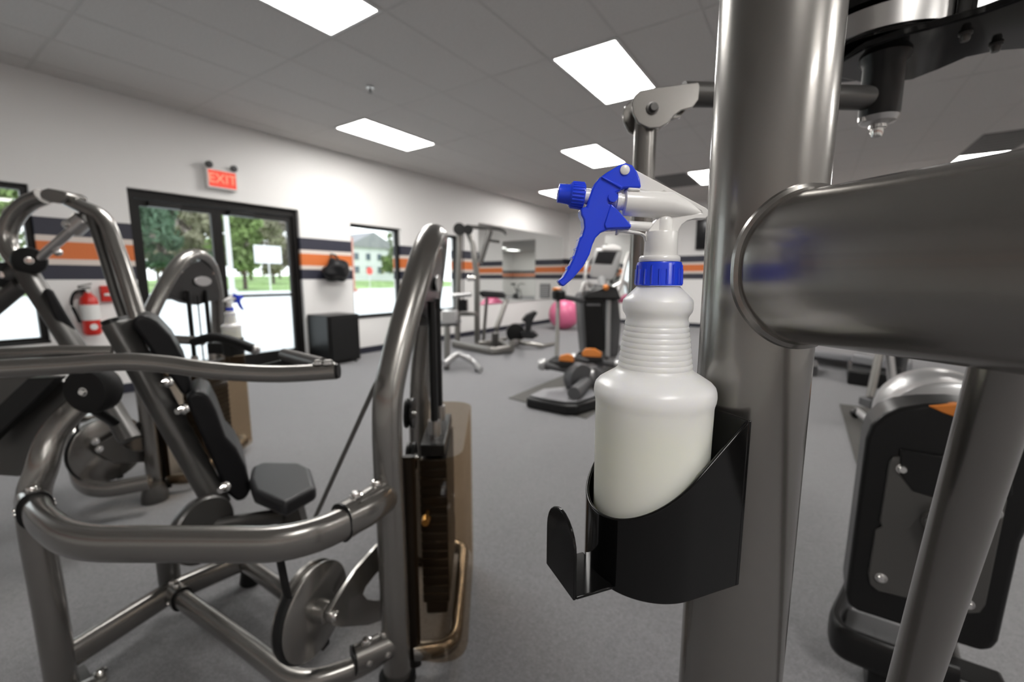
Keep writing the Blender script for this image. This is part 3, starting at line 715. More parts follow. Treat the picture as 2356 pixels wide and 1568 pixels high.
# ------------------------------------------------------------------ selectorised weight machines
def lerp(a, b, t): return V(a)*(1-t) + V(b)*t
def tower(root, L1, L2, wheel_c, wheel_r, wheel_ang, near=True):
    L1 = V((*L1, 0)); L2 = V((*L2, 0)); T = L2-L1; t = T.normalized(); n = V((t.y, -t.x, 0))
    def A(f, z, s=0.0): return L1 + T*f + n*s + V((0,0,z))
    path = spline([A(0,.012), A(0,.45), A(0,.80), A(.06,.95,.015), A(.24,1.19,.07), A(.40,1.315,.10), A(.58,1.345,.11), A(.78,1.28,.095), A(.93,1.10,.06), A(1,.88,.02), A(1,.6), A(1,.25), A(1,.012)], 5)
    obj('arch_tube', MB().tube(path, .033, .041, ref=n, seg=24), 'metal', root)
    for L in (L1, L2):
        obj('foot_pad', MB().tube([L+V((0,0,0)), L+V((0,0,.02))], .05, .055, ref=n, seg=20), 'rubber', root)
    # head plate with oval badge
    out = [A(.17,1.12,.05), A(.30,1.23,.08), A(.42,1.29,.10), A(.58,1.31,.105), A(.76,1.25,.095), A(.88,1.12,.07), A(.90,1.06,.06), A(.72,1.055,.065), A(.55,1.04,.07), A(.40,1.06,.065)]
    hp_ = obj('head_plate', MB().prism([q-n*.022 for q in out], n*.05), 'plate_black', root, bevel=.006)
    bc_ = A(.60,1.185,.085)+n*.027
    obj('badge', MB().prism([bc_ + t*(.085*math.cos(a*PI/12)) + V((0,0,.03*math.sin(a*PI/12))) for a in range(24)], n*.006), 'silver_plastic', hp_, bevel=.002)
    for f, z in ((.32,1.24),(.42,1.275),(.75,1.235)): bolt(A(f,z,.085)+n*.026, n, .009, root, .01)
    # guide rods, weight stack
    C = A(.52,0,.105)
    for s in (-1, 1): obj('guide_rod', MB().cyl(C+t*(.085*s)+V((0,0,.08)), C+t*(.085*s)+V((0,0,1.13)), .0125, seg=14), 'black', root)
    obj('cable', MB().cyl(C+V((0,0,.66)), C+V((0,0,1.1)), .005, seg=8), 'black', root)
    for k in range(16):
        z = .14+k*.031
        obj('weight_plate', MB().obox(C+V((0,0,z+.014)), t*.16, n*.043, V((0,0,.0151))), 'black', root, bevel=.003, segs=1)
    obj('stack_head', MB().obox(C+V((0,0,.665)), t*.16, n*.038, V((0,0,.02))), 'black', root, bevel=.004)
    obj('stack_cushion', MB().obox(C+V((0,0,.115)), t*.15, n*.035, V((0,0,.025))), 'rubber', root, bevel=.006)
    for s in (-1,1): obj('stack_bushing', MB().cyl(C+t*(.085*s)+V((0,0,.685)), C+t*(.085*s)+V((0,0,.74)), .02, seg=14), 'steel', root)
    pin = C - t*.16 + V((0,0,.46)) - n*.02
    obj('selector_pin', MB().cyl(pin, pin-t*.05, .005, seg=10).cyl(pin-t*.04, pin-t*.065, .014, .011, seg=14), 'brass', root)
    # smoked acrylic shroud around the stack and its base rail
    pl = fillet([A(0,0,.04), A(-.02,0,.205), A(.98,0,.215), A(1.0,0,.04)], .09, 8); pl[0] = A(.02,0,.04)
    mb = MB(); k_ = len(pl)
    for q in pl:
        z1 = .70; mb.v += [q+V((0,0,.06)), q+V((0,0,z1))]
    for i in range(k_-1): mb.f.append((2*i, 2*i+1, 2*i+3, 2*i+2))
    sh = obj('shroud', mb, 'smoke', root); md = sh.modifiers.new('thickness', 'SOLIDIFY'); md.thickness = .005
    obj('shroud_post', MB().tube([A(.03,.03,.05), A(.03,.70,.05)], .012, .02, ref=n, seg=12), 'bronze', root)
    obj('base_rail', MB().tube(fillet([A(.03,.075,.05), A(.05,.075,.17), A(.94,.075,.18), A(.97,.075,.05)], .07), .022, .03, seg=14), 'metal', root)
    # small idler pulleys by the front leg
    for f, z, s in ((.18,.80,.045),(.14,.67,.05)):
        obj('idler_pulley', MB().lathe([(.045,-.012),(.045,-.006),(.036,0),(.045,.006),(.045,.012)], A(f,z,s), n, 24), 'black', root)
        bolt(A(f,z,s)+n*.012, n, .009, root)
    # big cam wheel and its bracket on the front leg
    wn = V((math.cos(wheel_ang), math.sin(wheel_ang), 0)); wt = V((-wn.y, wn.x, 0)); wc = V(wheel_c); R = wheel_r
    w = obj('cam_wheel', MB().lathe([(.03,-.034),(R-.01,-.034),(R,-.03),(R,-.02),(R-.012,-.014),(R-.012,-.004),(R,0),(R,.006),(R-.006,.010),(.03,.010)], wc, wn, 56), 'metal', root)
    obj('hub', MB().lathe([(.032,0),(.03,.035),(.022,.04)], wc+wn*.008, wn, 24), 'metal', w)
    belt = [wc + wn*-.010 + wt*((R+.002)*math.cos(a)) + V((0,0,(R+.002)*math.sin(a))) for a in [math.radians(x) for x in range(130, 281, 10)]]
    belt = [belt[0] + V((0,0,.16)) - wt*.02] + belt
    obj('belt', MB().tube(belt, .016, .004, ref=wn if False else (belt[3]-wc), seg=8) if False else MB().tube(belt, .004, .014, ref=wn, seg=8), 'rubber', w)
    obj('belt_clamp', MB().obox(belt[-1], wn*.018, wt*.014, V((0,0,.010))), 'black', w, bevel=.002)
    return dict(L1=L1, L2=L2, t=t, n=n, wn=wn, wt=wt, wc=wc, A=A)

def sleeve(root, c, d, rx, ry, ln=.10, side=None):
    """bolted tube sleeve: c = far end, d = direction out of the frame"""
    d = V(d).normalized(); sd = d.cross(V((0,0,1))).normalized()
    obj('sleeve', MB().tube([V(c), V(c)+d*ln], rx*1.12, ry*1.12, seg=24, p=2.3), 'metal', root, bevel=.003)
    obj('sleeve_gasket', MB().tube([V(c)+d*ln, V(c)+d*(ln+.006)], rx*1.16, ry*1.16, seg=24, p=2.3), 'black', root)
    for k in (.28, .72):
        bolt(V(c)+d*ln*k+V((0,0,ry*1.1)), (0,0,1), .012, root, .012)
        for s in (1,-1): bolt(V(c)+d*ln*k+sd*(s*rx*1.08)-V((0,0,ry*.15)), sd*s, .0065, root, .006)

# --- chest press in the left foreground
m1 = thing('chest_press', 'grey metal chest press machine in the left foreground with black seat and looping side tube', 'gym machine', (-1.3, .7, 0))
tw = tower(m1, (-.945,.775), (-1.3,1.23), (-1.06,.60,.30), .125, math.radians(18))
L1 = tw['L1']; n, wn, wt, wc = tw['n'], tw['wn'], tw['wt'], tw['wc']
brk = [(888,1238),(862,1252),(812,1308),(772,1368),(747,1408),(746,1424),(756,1436),(778,1440),(840,1436),(888,1420),(888,1374),(860,1380),(838,1376),(828,1364),(834,1348),(858,1318),(888,1290)]
bpl = V((L1.x-.02, L1.y-.02, 0)) + wn*.0
def onpl(u, v, base, nn):
    r = FW + RT*((u-CX)/FPX) - UP*((v-CY)/FPX); return EYE + r*((V(base)-EYE).dot(nn)/r.dot(nn))
bb_ = wc + wn*.05
obj('wheel_bracket', MB().prism([onpl(u,v,bb_,wn) for u, v in brk], wn*.012), 'metal', m1, bevel=.002)
bolt(onpl(760,1412,bb_,wn)+wn*.012, wn, .013, m1, .012)
obj('wheel_axle', MB().cyl(wc, bb_+wn*.005, .018, seg=16), 'metal', m1)
# left upright leg that sweeps up to the pivot
LX, LY = -1.715, .195
leg = spline([V((LX,LY,.012)), V((LX,LY,.3)), V((LX,LY,.58)), P(97,1075,d=1.2), P(117,1010,d=1.22), P(150,962,d=1.24), P(196,918,d=1.27)], 5)
obj('upright_leg', MB().tube(leg, [.037 - .008*min(1,max(0,(k-12)/14)) for k in range(len(leg))], [.034]*len(leg), ref=RT, seg=24), 'metal', m1)
obj('leg_foot', MB().box((LX-.07,LY-.06,0),(LX+.07,LY+.06,.014)), 'metal_dark', m1, bevel=.003)
fp_ = P(215,1545,z=.01)
obj('floor_bracket', MB().tube([V((LX+.03,LY+.03,.012)), V((fp_.x+.05,fp_.y+.02,.012))], .028, .006, seg=12), 'metal', m1, bevel=.002)
bolt((fp_.x+.03,fp_.y+.01,.018), (0,0,1), .012, m1)
# side loop tube between the leg and the tower
zl = .60
e0 = V((LX,LY,zl)); e1_ = V((L1.x,L1.y,zl))
c1 = P(120,1250,z=zl-.005); c2 = P(600,1250,z=zl-.005); c3 = P(800,1205,z=zl-.002)
lp = fillet([e0+V((.04,0,0)), P(95,1195,z=zl), P(165,1250,z=zl), P(690,1252,z=zl), P(860,1168,z=zl), e1_], [0,.09,.12,.16,.08,0], 7)
obj('side_loop', MB().tube(lp, .03, .041, seg=28, p=2.3), 'metal', m1)
dd = (lp[-2]-lp[-1]).normalized(); sleeve(m1, e1_+dd*.005, P(800,1203,z=zl)-P(885,1150,z=zl), .031, .043, .165)
sleeve(m1, e0-V((.0,0,0)), lp[2]-lp[0], .031, .043, .075)
for u, v in ((80,1180),(90,1200)): bolt(P(u,v,d=1.17), -RT, .009, m1, .03)
# floor frame
zf = .10
fb0 = V((LX-.005,LY+.0,zf)); s0 = P(395,1360,z=zf); fb1 = P(560,1288,z=zf)
obj('floor_beam', MB().tube([fb0, s0, fb1], .028, .04, seg=20, p=2.5), 'metal', m1)
l2 = fillet([s0, P(560,1478,z=zf), P(690,1580,z=zf), P(830,1532,z=zf), V((L1.x,L1.y,zf+.03))], [0,.2,.16,.12,0], 7)
obj('floor_loop', MB().tube(l2, .026, .032, seg=24, p=2.3), 'metal', m1)
sleeve(m1, s0, P(470,1415,z=zf)-s0, .028, .035, .07)
sleeve(m1, V((L1.x,L1.y,zf+.03)), P(830,1532,z=zf)-V((L1.x,L1.y,zf)), .028, .035, .12)
obj('rear_floor_tube', MB().tube([P(560,1290,z=zf), P(690,1385,z=zf)], .026, .03, seg=20, p=2.3), 'metal', m1)
q = P(578,1338,z=.0); obj('rubber_foot', MB().lathe([(.035,0),(.04,.01),(.03,.07)], q), 'rubber', m1)
sp0 = P(392,1345,z=zf); sp1 = V((sp0.x, sp0.y, .30))
obj('seat_post', MB().tube([sp0, lerp(sp0,sp1,.5), sp1], .03, .04, ref=wn, seg=20), 'metal_dark', m1)
# back tube, pads, seat
b0, b1 = P(268,742,d=1.46), P(505,1165,d=1.60)
obj('back_tube', MB().tube([b0, lerp(b0,b1,.5), b1], .030, .045, ref=FH, seg=20, p=3), 'metal_dark', m1, bevel=.003)
obj('tube_cap', MB().tube([b0+(b0-b1).normalized()*.014, b0], .026, .041, ref=FH, seg=20, p=3), 'black', m1)
pd = RT*.05 + FH*.30
def pad(name, pts, d, depth, mat, bev):
    base = P(*pts[0], d=d); away = base - EYE; away.z = 0; away.normalize()
    return obj(name, MB().prism([onpl(u,v,base,away) for u, v in pts], (away*.9+FH*.1)*depth), mat, m1, bevel=bev, segs=4)
pad('back_pad', [(300,742),(312,728),(336,724),(362,738),(394,772),(424,826),(441,880),(440,905),(420,910),(392,868),(362,830)], 1.44, .26, 'vinyl', .022)
pad('back_pad', [(425,915),(450,897),(478,905),(498,945),(520,1005),(545,1032),(566,1075),(578,1128),(566,1150),(545,1156),(518,1132),(478,1040)], 1.50, .26, 'vinyl', .022)
for u, v in ((388,878),(424,940),(520,1118)):
    q = P(u,v,d=1.42); bolt(q, -FH, .012, m1, .03)
st = [(572,1100),(578,1072),(605,1060),(690,1062),(715,1075),(728,1118),(655,1158),(582,1128)]
zs = .46
seat_pts = [P(u,v,z=zs) for u, v in st]
obj('seat', MB().prism(seat_pts, (0,0,-.055)), 'vinyl_seat', m1, bevel=.018, segs=4)
sc_ = sum(seat_pts, V((0,0,0)))/len(seat_pts)
obj('seat_bracket', MB().prism([sc_+V((0,0,-.05))+RT*.05, sc_+V((0,0,-.05))-RT*.05, sc_+V((0,0,-.22))-RT*.02, sc_+V((0,0,-.22))+RT*.08], FH*.05), 'metal_dark', m1, bevel=.004)
cc_ = P(472,1218,d=1.5)
obj('pivot_disc', MB().lathe([(.02,-.03),(.108,-.03),(.112,-.02),(.112,.0),(.106,.006),(.02,.006)], cc_, wn, 48), 'metal_dark', m1)
obj('seat_rail', MB().tube([P(470,1215,d=1.52), sc_+V((0,0,-.16))], .02, .03, seg=16), 'metal_dark', m1)
obj('strap', MB().tube([P(866,880,d=1.27), P(724,1192,d=1.46)], .009, .007, ref=RT, seg=8, p=5), 'strap', m1)
# press arms
pa = spline([P(-160,862,d=.93), P(-20,850,d=.95), P(150,840,d=.98), P(285,832,d=1.0), P(385,838,d=1.02), P(500,853,d=1.03), P(640,860,d=1.05), P(774,853,d=1.06)], 6)
obj('press_arm', MB().tube(pa, .0185, .0205, seg=22), 'metal', m1)
obj('arm_cap', MB().tube([pa[-1], pa[-1]+(pa[-1]-pa[-2]).normalized()*.006], .0165, .0185, seg=20), 'black', m1)
h0, h1_ = P(655,815,d=1.22), P(742,838,d=1.07)
obj('press_handle', MB().tube([h0, h1_], .017, seg=18), 'metal_dark', m1)
bolt(P(733,836,d=1.055), (0,0,1), .011, m1); bolt(P(755,836,d=1.055), (0,0,1), .011, m1)
obj('cross_arm', MB().tube([P(-120,820,d=1.25), P(130,808,d=1.3), P(258,808,d=1.36)], .018, seg=18), 'metal', m1)
obj('arm_stop', MB().prism([P(u,v,d=1.25) for u, v in ((590,842),(655,826),(700,832),(735,848))], FH*.02), 'black', m1)
obj('arm_yoke', MB().tube(fillet([pa[0], P(-130,826,d=1.25), P(-70,930,d=1.31)], .06), .0185, seg=18), 'metal', m1)
# pivot disc and linkage plate at far left
pdc = P(203,898,d=1.22)
obj('pivot_roller', MB().lathe([(.02,-.05),(.055,-.05),(.066,-.035),(.066,.0),(.058,.012),(.02,.014)], pdc, -FH, 40), 'rubber', m1)
bolt(pdc-FH*.014, -FH, .009, m1, .008)
pdp = P(60,950,d=1.3)
obj('linkage_plate', MB().prism([onpl(u,v,pdp,FH) for u, v in ((-60,866),(125,866),(162,890),(172,930),(140,962),(118,1000),(104,1045),(70,1092),(40,1096),(-60,1090))], FH*.02), 'metal_dark', m1, bevel=.003)
obj('linkage_bar', MB().prism([onpl(u,v,pdp-FH*.06,FH) for u, v in ((-60,1052),(-60,985),(62,870),(132,868),(96,905))], FH*.03), 'black', m1, bevel=.003)
obj('linkage_bracket', MB().tube([P(222,945,d=1.3), P(262,972,d=1.36)], .018, .012, seg=12), 'black', m1)

# --- overhead pull machine behind it
m2 = thing('pullover_machine', 'grey metal weight machine with arched tower standing before the glass doors', 'gym machine', (-3.0, .9, 0))
tw2 = tower(m2, (-2.96,.80), (-3.39,1.34), (-3.02,.64,.31), .172, math.radians(14))
A2 = tw2['A']; wn2 = tw2['wn']; wc2 = tw2['wc']
bb2 = wc2 + wn2*.05
obj('wheel_bracket', MB().prism([onpl(u,v,bb2,wn2) for u, v in ((338,962),(318,968),(262,998),(222,1022),(216,1034),(228,1046),(262,1064),(338,1062),(338,1036),(305,1036),(278,1024),(300,1012),(338,1000))], wn2*.012), 'metal_dark', m2, bevel=.002)
for u, v in ((216,1014),(225,1032)): bolt(onpl(u,v,bb2,wn2)+wn2*.012, wn2, .013, m2, .012)
obj('side_loop', MB().tube(fillet([P(165,960,d=2.45), P(178,1110,d=2.25), P(230,1130,d=2.2), P(345,1108,d=2.28)], .12, 7), .03, .04, seg=20, p=2.3), 'metal', m2)
obj('loop_rise', MB().tube(spline([P(118,1020,d=2.5), P(140,985,d=2.5), P(180,965,d=2.5), P(250,955,d=2.45)],5), .024, seg=16), 'metal', m2)
obj('leg_foot', MB().lathe([(.06,0),(.06,.04),(.045,.09)], P(358,1150,z=0)), 'metal_dark', m2)
# back post, pad, overhead linkage
def d2(u, v): return P(u, v, d=2.05)
AW = d2(120,700) - EYE; AW.z = 0; AW.normalize()
obj('back_tube', MB().tube([d2(62,628), d2(172,800), d2(300,1010)], .034, .045, ref=FH, seg=18, p=2.6), 'metal_dark', m2)
obj('back_pad', MB().prism([onpl(u,v,d2(120,700)-AW*.07,AW) for u, v in ((97,668),(112,662),(124,670),(150,716),(172,752),(192,790),(180,800),(160,790),(128,740))], AW*.28), 'vinyl', m2, bevel=.02, segs=3)
obj('head_pad', MB().prism([onpl(u,v,d2(150,770),AW) for u, v in ((140,770),(160,764),(190,792),(200,820),(170,820))], AW*.25), 'vinyl', m2, bevel=.015, segs=3)
ct = spline([d2(52,618), d2(22,575), d2(16,535), d2(34,497), d2(64,468), d2(100,452)], 6)
obj('curved_arm', MB().tube(ct, .036, .04, ref=FH, seg=22), 'metal', m2)
obj('link_plate', MB().prism([onpl(u,v,d2(120,450)-FH*.06,FH) for u, v in ((88,446),(94,436),(108,432),(140,438),(154,446),(152,458),(138,467),(110,464),(94,458))], FH*.10), 'metal', m2, bevel=.006)
obj('overhead_tube', MB().tube(spline([d2(150,456), d2(190,476), d2(226,492), d2(248,518), d2(266,566), d2(288,630), d2(320,735)],5), .031, .036, ref=FH, seg=22), 'metal', m2)
obj('overhead_brace', MB().tube(spline([d2(212,497), d2(222,530), d2(244,600), d2(266,672), d2(286,730)],5), .020, .025, ref=FH, seg=18), 'metal_dark', m2)
obj('link_rod', MB().tube([d2(84,600), d2(172,523)], .020, seg=16), 'steel', m2)
obj('rod_clevis', MB().tube([d2(165,530), d2(196,502)], .036, .034, seg=16, p=4), 'steel', m2, bevel=.005)
bolt(d2(170,518)-FH*.036, -FH, .014, m2, .012)
obj('pull_pin', MB().cyl(d2(118,568), d2(133,580), .012).ball(d2(133,580), .018, 12, 8), 'chrome', m2)
for u, v, r in ((68,600,.062),(8,632,.058)):
    obj('roller_pad', MB().lathe([(.03,-.05),(r*.9,-.045),(r,-.03),(r,.03),(r*.9,.045),(.03,.05)], d2(u,v), -AW, 32), 'rubber', m2)
    bolt(d2(u,v)-AW*.05, -AW, .012, m2, .01)
obj('roller_axle', MB().tube([d2(-60,650), d2(30,630), d2(62,622)], .04, seg=16), 'metal_dark', m2)
obj('roller_strut', MB().tube([d2(48,655), d2(-30,720)], .036, seg=16), 'metal_dark', m2)
# handle with black grip
obj('handle_bar', MB().tube([P(395,780,d=2.0), P(468,784,d=2.0)], .02, seg=16), 'metal', m2)
obj('hand_grip', MB().tube(spline([P(445,786,d=2.0), P(492,775,d=1.98), P(540,786,d=1.95), P(585,803,d=1.92)],5), .022, .02, seg=16), 'rubber', m2)
obj('grip_end', MB().ball(P(588,804,d=1.92), .02, 12, 8), 'steel', m2)
b2 = P(538,812,d=2.42)
obj('bottle_rack', MB().lathe([(.02,-.006),(.053,-.006),(.053,.085),(.0495,.085),(.0495,-.002),(.02,-.002)], b2, seg=32), 'black', m2)
obj('rack_arm', MB().obox(b2+V((0,0,.03))-RT*.085, RT*.04, FH*.03, V((0,0,.03))), 'black', m2, bevel=.004)
spray_bottle('spray_bottle', 'small distant spray bottle with blue trigger in front of the glass doors', 'spray bottles in wall holders', (b2.x, b2.y, b2.z), (RT*-.35-FH*.93))

# ------------------------------------------------------------------ black machine at the right
SY = 1.48
def sy(u, v, off=0.0): return P(u, v, y=SY+off)
mr_ = thing('cross_trainer', 'black-shrouded training machine with bolted grey side plate at the lower right', 'gym machine', (.35, SY, 0))
so = [(1992,1010),(2004,978),(2032,952),(2072,938),(2130,930),(2200,930),(2270,938),(2340,960),(2400,1010),(2400,1150),(2352,1250),(2300,1478),(2286,1496),(2258,1500),(1975,1408),(1950,1392),(1945,1366),(1958,1270)]
obj('side_shroud', MB().prism([sy(u,v) for u, v in so], (0,.14,0)), 'black', mr_, bevel=.012, segs=3)
obj('shroud_step', MB().prism([sy(u,v,-.012) for u, v in ((2072,1034),(2230,1060),(2330,1078),(2330,1140),(2200,1160),(2100,1130),(2070,1090))], (0,.02,0)), 'black', mr_, bevel=.003)
gp = [(2046,1064),(2055,1052),(2075,1050),(2096,1062),(2096,1100),(2104,1122),(2160,1148),(2240,1160),(2310,1150),(2318,1150),(2268,1392),(2255,1410),(2230,1412),(2020,1360),(2002,1345),(1998,1320),(2014,1220),(2030,1212),(2024,1200)]
sp1_ = obj('side_plate', MB().prism([sy(u,v,-.008) for u, v in gp], (0,.012,0)), 'metal_dark', mr_, bevel=.003)
for u, v in ((2076,1078),(2027,1328),(2226,1388),(2290,1180)): bolt(sy(u,v,-.008), (0,-1,0), .010, sp1_, .010)
obj('crank_hub', MB().lathe([(.034,0),(.032,.03),(.024,.04),(.016,.042)], sy(2158,1200,-.008), (0,-1,0), 28), 'metal', mr_)
obj('crank_arm', MB().prism([sy(u,v,-.05) for u, v in ((2125,1200),(2150,1178),(2180,1200),(2210,1330),(2190,1345),(2172,1330))], (0,.02,0)), 'metal_dark', mr_, bevel=.004)
obj('orange_trim', MB().prism([sy(u,v,-.004) for u, v in ((2136,934),(2200,930),(2300,946),(2300,985),(2260,985),(2205,962),(2170,950))], (0,.03,0)), 'orange', mr_, bevel=.003, label='orange accent panel on the black shroud')
# silver drum cover behind the shroud
dc0, dc1 = sy(2190,1005,.12), sy(2190,1005,.42)
obj('drum_cover', MB().lathe([(.02,0),(.135,0),(.148,.01),(.148,.05),(.142,.06),(.142,.14),(.148,.15),(.148,.24),(.135,.26),(.02,.26)], dc0, (0,1,0), 56), 'silver_plastic', mr_)
# floor shoe
fs = [(1932,1372),(1950,1392),(1975,1410),(2085,1445),(2085,1500),(2060,1498),(1935,1440)]
obj('shoe_tray', MB().prism([P(u,v,z=.16) for u, v in ((1945,1395),(2105,1448),(2082,1494),(1938,1452))], (0,0,-.03)), 'grey_plastic', mr_, bevel=.006)
obj('shoe_bumper', MB().tube(fillet([P(1950,1370,z=.15), P(1918,1440,z=.15), P(1932,1474,z=.15), P(2060,1525,z=.15), P(2200,1568,z=.15)], .05), .018, .05, seg=14, p=3), 'black', mr_)
for u, v in ((2005,1545),(2190,1560)):
    q = P(u,v,z=.0); obj('leveling_foot', MB().lathe([(.03,0),(.032,.012),(.014,.02),(.014,.11)], (q.x,q.y+.06,0)), 'rubber', mr_)
obj('frame_rail', MB().box((.22,SY+.02,.0),(.5,SY+.12,.16)), 'black', mr_, bevel=.01)
obj('tail_post', MB().tube([P(2205,1568,z=.02), P(2180,1470,z=.18)], .02, seg=14), 'metal', mr_)

# ------------------------------------------------------------------ upright bike and treadmill further back on the right
matr = [P(1932,930,z=0), P(1979,1097,z=0)]
tag(obj('floor_mat', MB().prism([matr[0], matr[1], matr[1]+V((1.6,-.1,0)), matr[0]+V((1.6,0,0))], (0,0,.008)), 'mat'), 'dark rubber floor mat behind the black-shrouded machine', 'mat')
bk = thing('exercise_bike', 'silver framed exercise bike standing on the dark mat, below the thick beam', 'gym machine', P(2030,960,z=0))
def d3(u, v): return P(u, v, d=3.4)
obj('stay_tube', MB().tube([d3(2026,800), d3(2002,912)], .028, seg=16), 'metal_far', bk)
obj('seat_tube', MB().tube([d3(2044,790), d3(2057,912)], .035, .03, seg=16), 'silver_plastic', bk)
obj('frame_post', MB().tube([d3(2072,800), d3(2074,900), d3(2050,960)], .045, .06, seg=16), 'grey_plastic', bk)
obj('stabiliser', MB().tube([P(1971,945,z=.06), P(2035,996,z=.06)], .03, seg=16), 'silver_plastic', bk)
for u, v in ((1968,950),(2030,998)): obj('end_cap', MB().ball(P(u,v,z=.05), .04, 12, 8), 'black', bk)
obj('pedal', MB().obox(d3(2003,925), RT*.05, FH*.06, V((0,0,.035))), 'grey_plastic', bk, bevel=.01)
obj('crank_case', MB().lathe([(.03,-.06),(.14,-.05),(.15,0),(.14,.05),(.03,.06)], d3(2095,905), (.3,-1,0), 30), 'grey_plastic', bk)
obj('foot_bracket', MB().tube([d3(2010,945), d3(2045,945)], .03, seg=12), 'chrome', bk)
obj('handlebar', MB().tube(spline([d3(2060,800), d3(2055,740), d3(2000,715), d3(1950,725)],5), .025, seg=12), 'metal_far', bk)
obj('saddle', MB().ball(d3(2130,720), (.13,.17,.05), 18, 10), 'vinyl', bk)
obj('saddle_post', MB().tube([d3(2072,850), d3(2125,725)], .025, seg=12), 'metal_far', bk)
tm = thing('treadmill', 'grey treadmill deck partly hidden behind the metal column at right', 'gym machine', P(1900,868,z=0))
zt_ = .22
obj('deck', MB().prism([P(u,v,z=zt_) for u, v in ((1830,800),(1830,780),(1985,792),(1990,822))], (0,0,-.09)), 'light_grey', tm, bevel=.02)
obj('motor_base', MB().prism([P(u,v,z=.17) for u, v in ((1952,850),(1950,828),(2040,830),(2046,862))], (0,0,-.17)), 'black', tm, bevel=.02)
for u in (1868, 1845): obj('deck_foot', MB().prism([P(u+a,v,z=.13) for a, v in ((-12,842),(-12,828),(14,828),(14,842))], (0,0,-.13)), 'grey_plastic', tm, bevel=.01)
obj('motor_hood', MB().prism([P(u,v,z=.30) for u, v in ((1960,812),(1985,790),(2100,800),(2100,835))], (0,0,-.13)), 'light_grey', tm, bevel=.03)

th0, th1 = P(1985,810,z=.28), P(2080,815,z=.28)
for q in (th0, th1): obj('upright', MB().tube([q, q + V((0,.12,.88))], .03, .045, seg=14), 'metal_far', tm)
tc0, tc1 = th0 + V((0,.12,.88)), th1 + V((0,.12,.88))
tcn = obj('console', MB().obox((tc0+tc1)/2 + V((0,0,.04)), (tc1-tc0)*.55, V((0,.04,.0)), V((0,-.06,.12))), 'black', tm, bevel=.02)
obj('screen', MB().obox((tc0+tc1)/2 + V((0,-.048,.05)), (tc1-tc0)*.35, V((0,.004,0)), V((0,-.04,.08))), 'screen', tcn)
for q in (tc0, tc1): obj('hand_rail', MB().tube([q, q + V((0,-.45,-.06))], .02, seg=12), 'rubber', tm)

# ------------------------------------------------------------------ elliptical trainer behind the bottle
tag(obj('floor_mat', MB().prism([P(1170,916,z=0), P(1348,963,z=0), P(1348,963,z=0)+V((-.05,2.2,0)), P(1170,916,z=0)+V((-.05,2.2,0))], (0,0,.008)), 'mat'), 'thin dark mat under the elliptical trainer', 'mat')
el = thing('elliptical_trainer', 'dark elliptical trainer with orange pedal edges behind the spray bottle', 'gym machine', P(1300,930,z=0))
obj('rear_base', MB().prism([P(u,v,z=.10) for u, v in ((1210,914),(1246,896),(1308,889),(1368,896),(1385,915),(1330,932),(1300,932))], (0,0,-.095)), 'black', el, bevel=.02, segs=3)
obj('base_cover', MB().prism([P(u,v,z=.102) for u, v in ((1218,913),(1250,898),(1308,892),(1362,899),(1374,912),(1328,927),(1298,927))], (0,0,.02)), 'light_grey', el, bevel=.012)
def d4(u, v, d=4.9): return P(u, v, d=d)
obj('centre_rail', MB().tube([P(1320,905,z=.18), P(1400,830,z=.16), P(1420,800,z=.16)], .06, .06, seg=14), 'grey_plastic', el)
obj('flywheel_cover', MB().lathe([(.04,-.07),(.14,-.06),(.155,0),(.14,.06),(.04,.07)], d4(1330,868,4.4), (.9,-.4,0), 32), 'grey_plastic', el)
obj('drive_box', MB().prism([d4(u,v,4.5) for u, v in ((1338,845),(1372,842),(1395,862),(1372,895),(1335,872))], FH*.2), 'grey_plastic', el, bevel=.02)
sh_ = d4(1385,750,5.2); so_ = [(1334,680),(1346,671),(1400,668),(1425,690),(1430,740),(1424,822),(1345,822),(1338,745)]
obj('tower_shroud', MB().prism([onpl(u,v,sh_,FH) for u, v in so_], FH*.45), 'grey_plastic', el, bevel=.04, segs=3)
obj('tower_panel', MB().prism([onpl(u,v,sh_-FH*.01,FH) for u, v in ((1343,694),(1388,694),(1393,805),(1350,805))], FH*.03), 'black', el, bevel=.008)
obj('nameplate', MB().prism([onpl(u,v,sh_-FH*.014,FH) for u, v in ((1350,698),(1382,698),(1382,703),(1350,703))], FH*.008), 'light_grey', el)
obj('tower_post', MB().tube([onpl(1400,690,sh_-FH*.03,FH), onpl(1398,818,sh_-FH*.03,FH)], .03, seg=12), 'silver_plastic', el)
co = d4(1400,600,5.3)
cb = obj('console', MB().prism([onpl(u,v,co,FH) for u, v in ((1372,572),(1428,572),(1432,580),(1414,640),(1404,645),(1362,638),(1358,628))], FH*.08), 'silver_plastic', el, bevel=.012)
obj('screen', MB().prism([onpl(u,v,co-FH*.006,FH) for u, v in ((1376,578),(1420,578),(1408,608),(1366,606))], FH*.01), 'screen', cb)
obj('console_light', MB().prism([onpl(u,v,co-FH*.02,FH) for u, v in ((1385,566),(1412,562),(1430,568),(1430,576),(1385,574))], FH*.05), 'white_plastic', cb, bevel=.01)
obj('console_neck', MB().tube([onpl(1385,640,co,FH), onpl(1388,675,sh_,FH)], .05, seg=14), 'silver_plastic', el)
for pts in ([(1352,676),(1346,640),(1352,606),(1362,590)], [(1420,676),(1432,640),(1440,605),(1448,580)], [(1365,660),(1345,650),(1338,670)], [(1410,660),(1440,650),(1450,690)]):
    obj('hand_rail', MB().tube(spline([d4(u,v,5.1) for u, v in pts],5), .024, seg=12), 'steel', el)
obj('top_vent', MB().prism([d4(u,v,5.0) for u, v in ((1345,672),(1392,655),(1420,660),(1432,690),(1345,690))], FH*.3), 'black', el, bevel=.03)
obj('trim_knob', MB().ball(d4(1394,661,4.95), .035, 12, 8), 'orange', el)
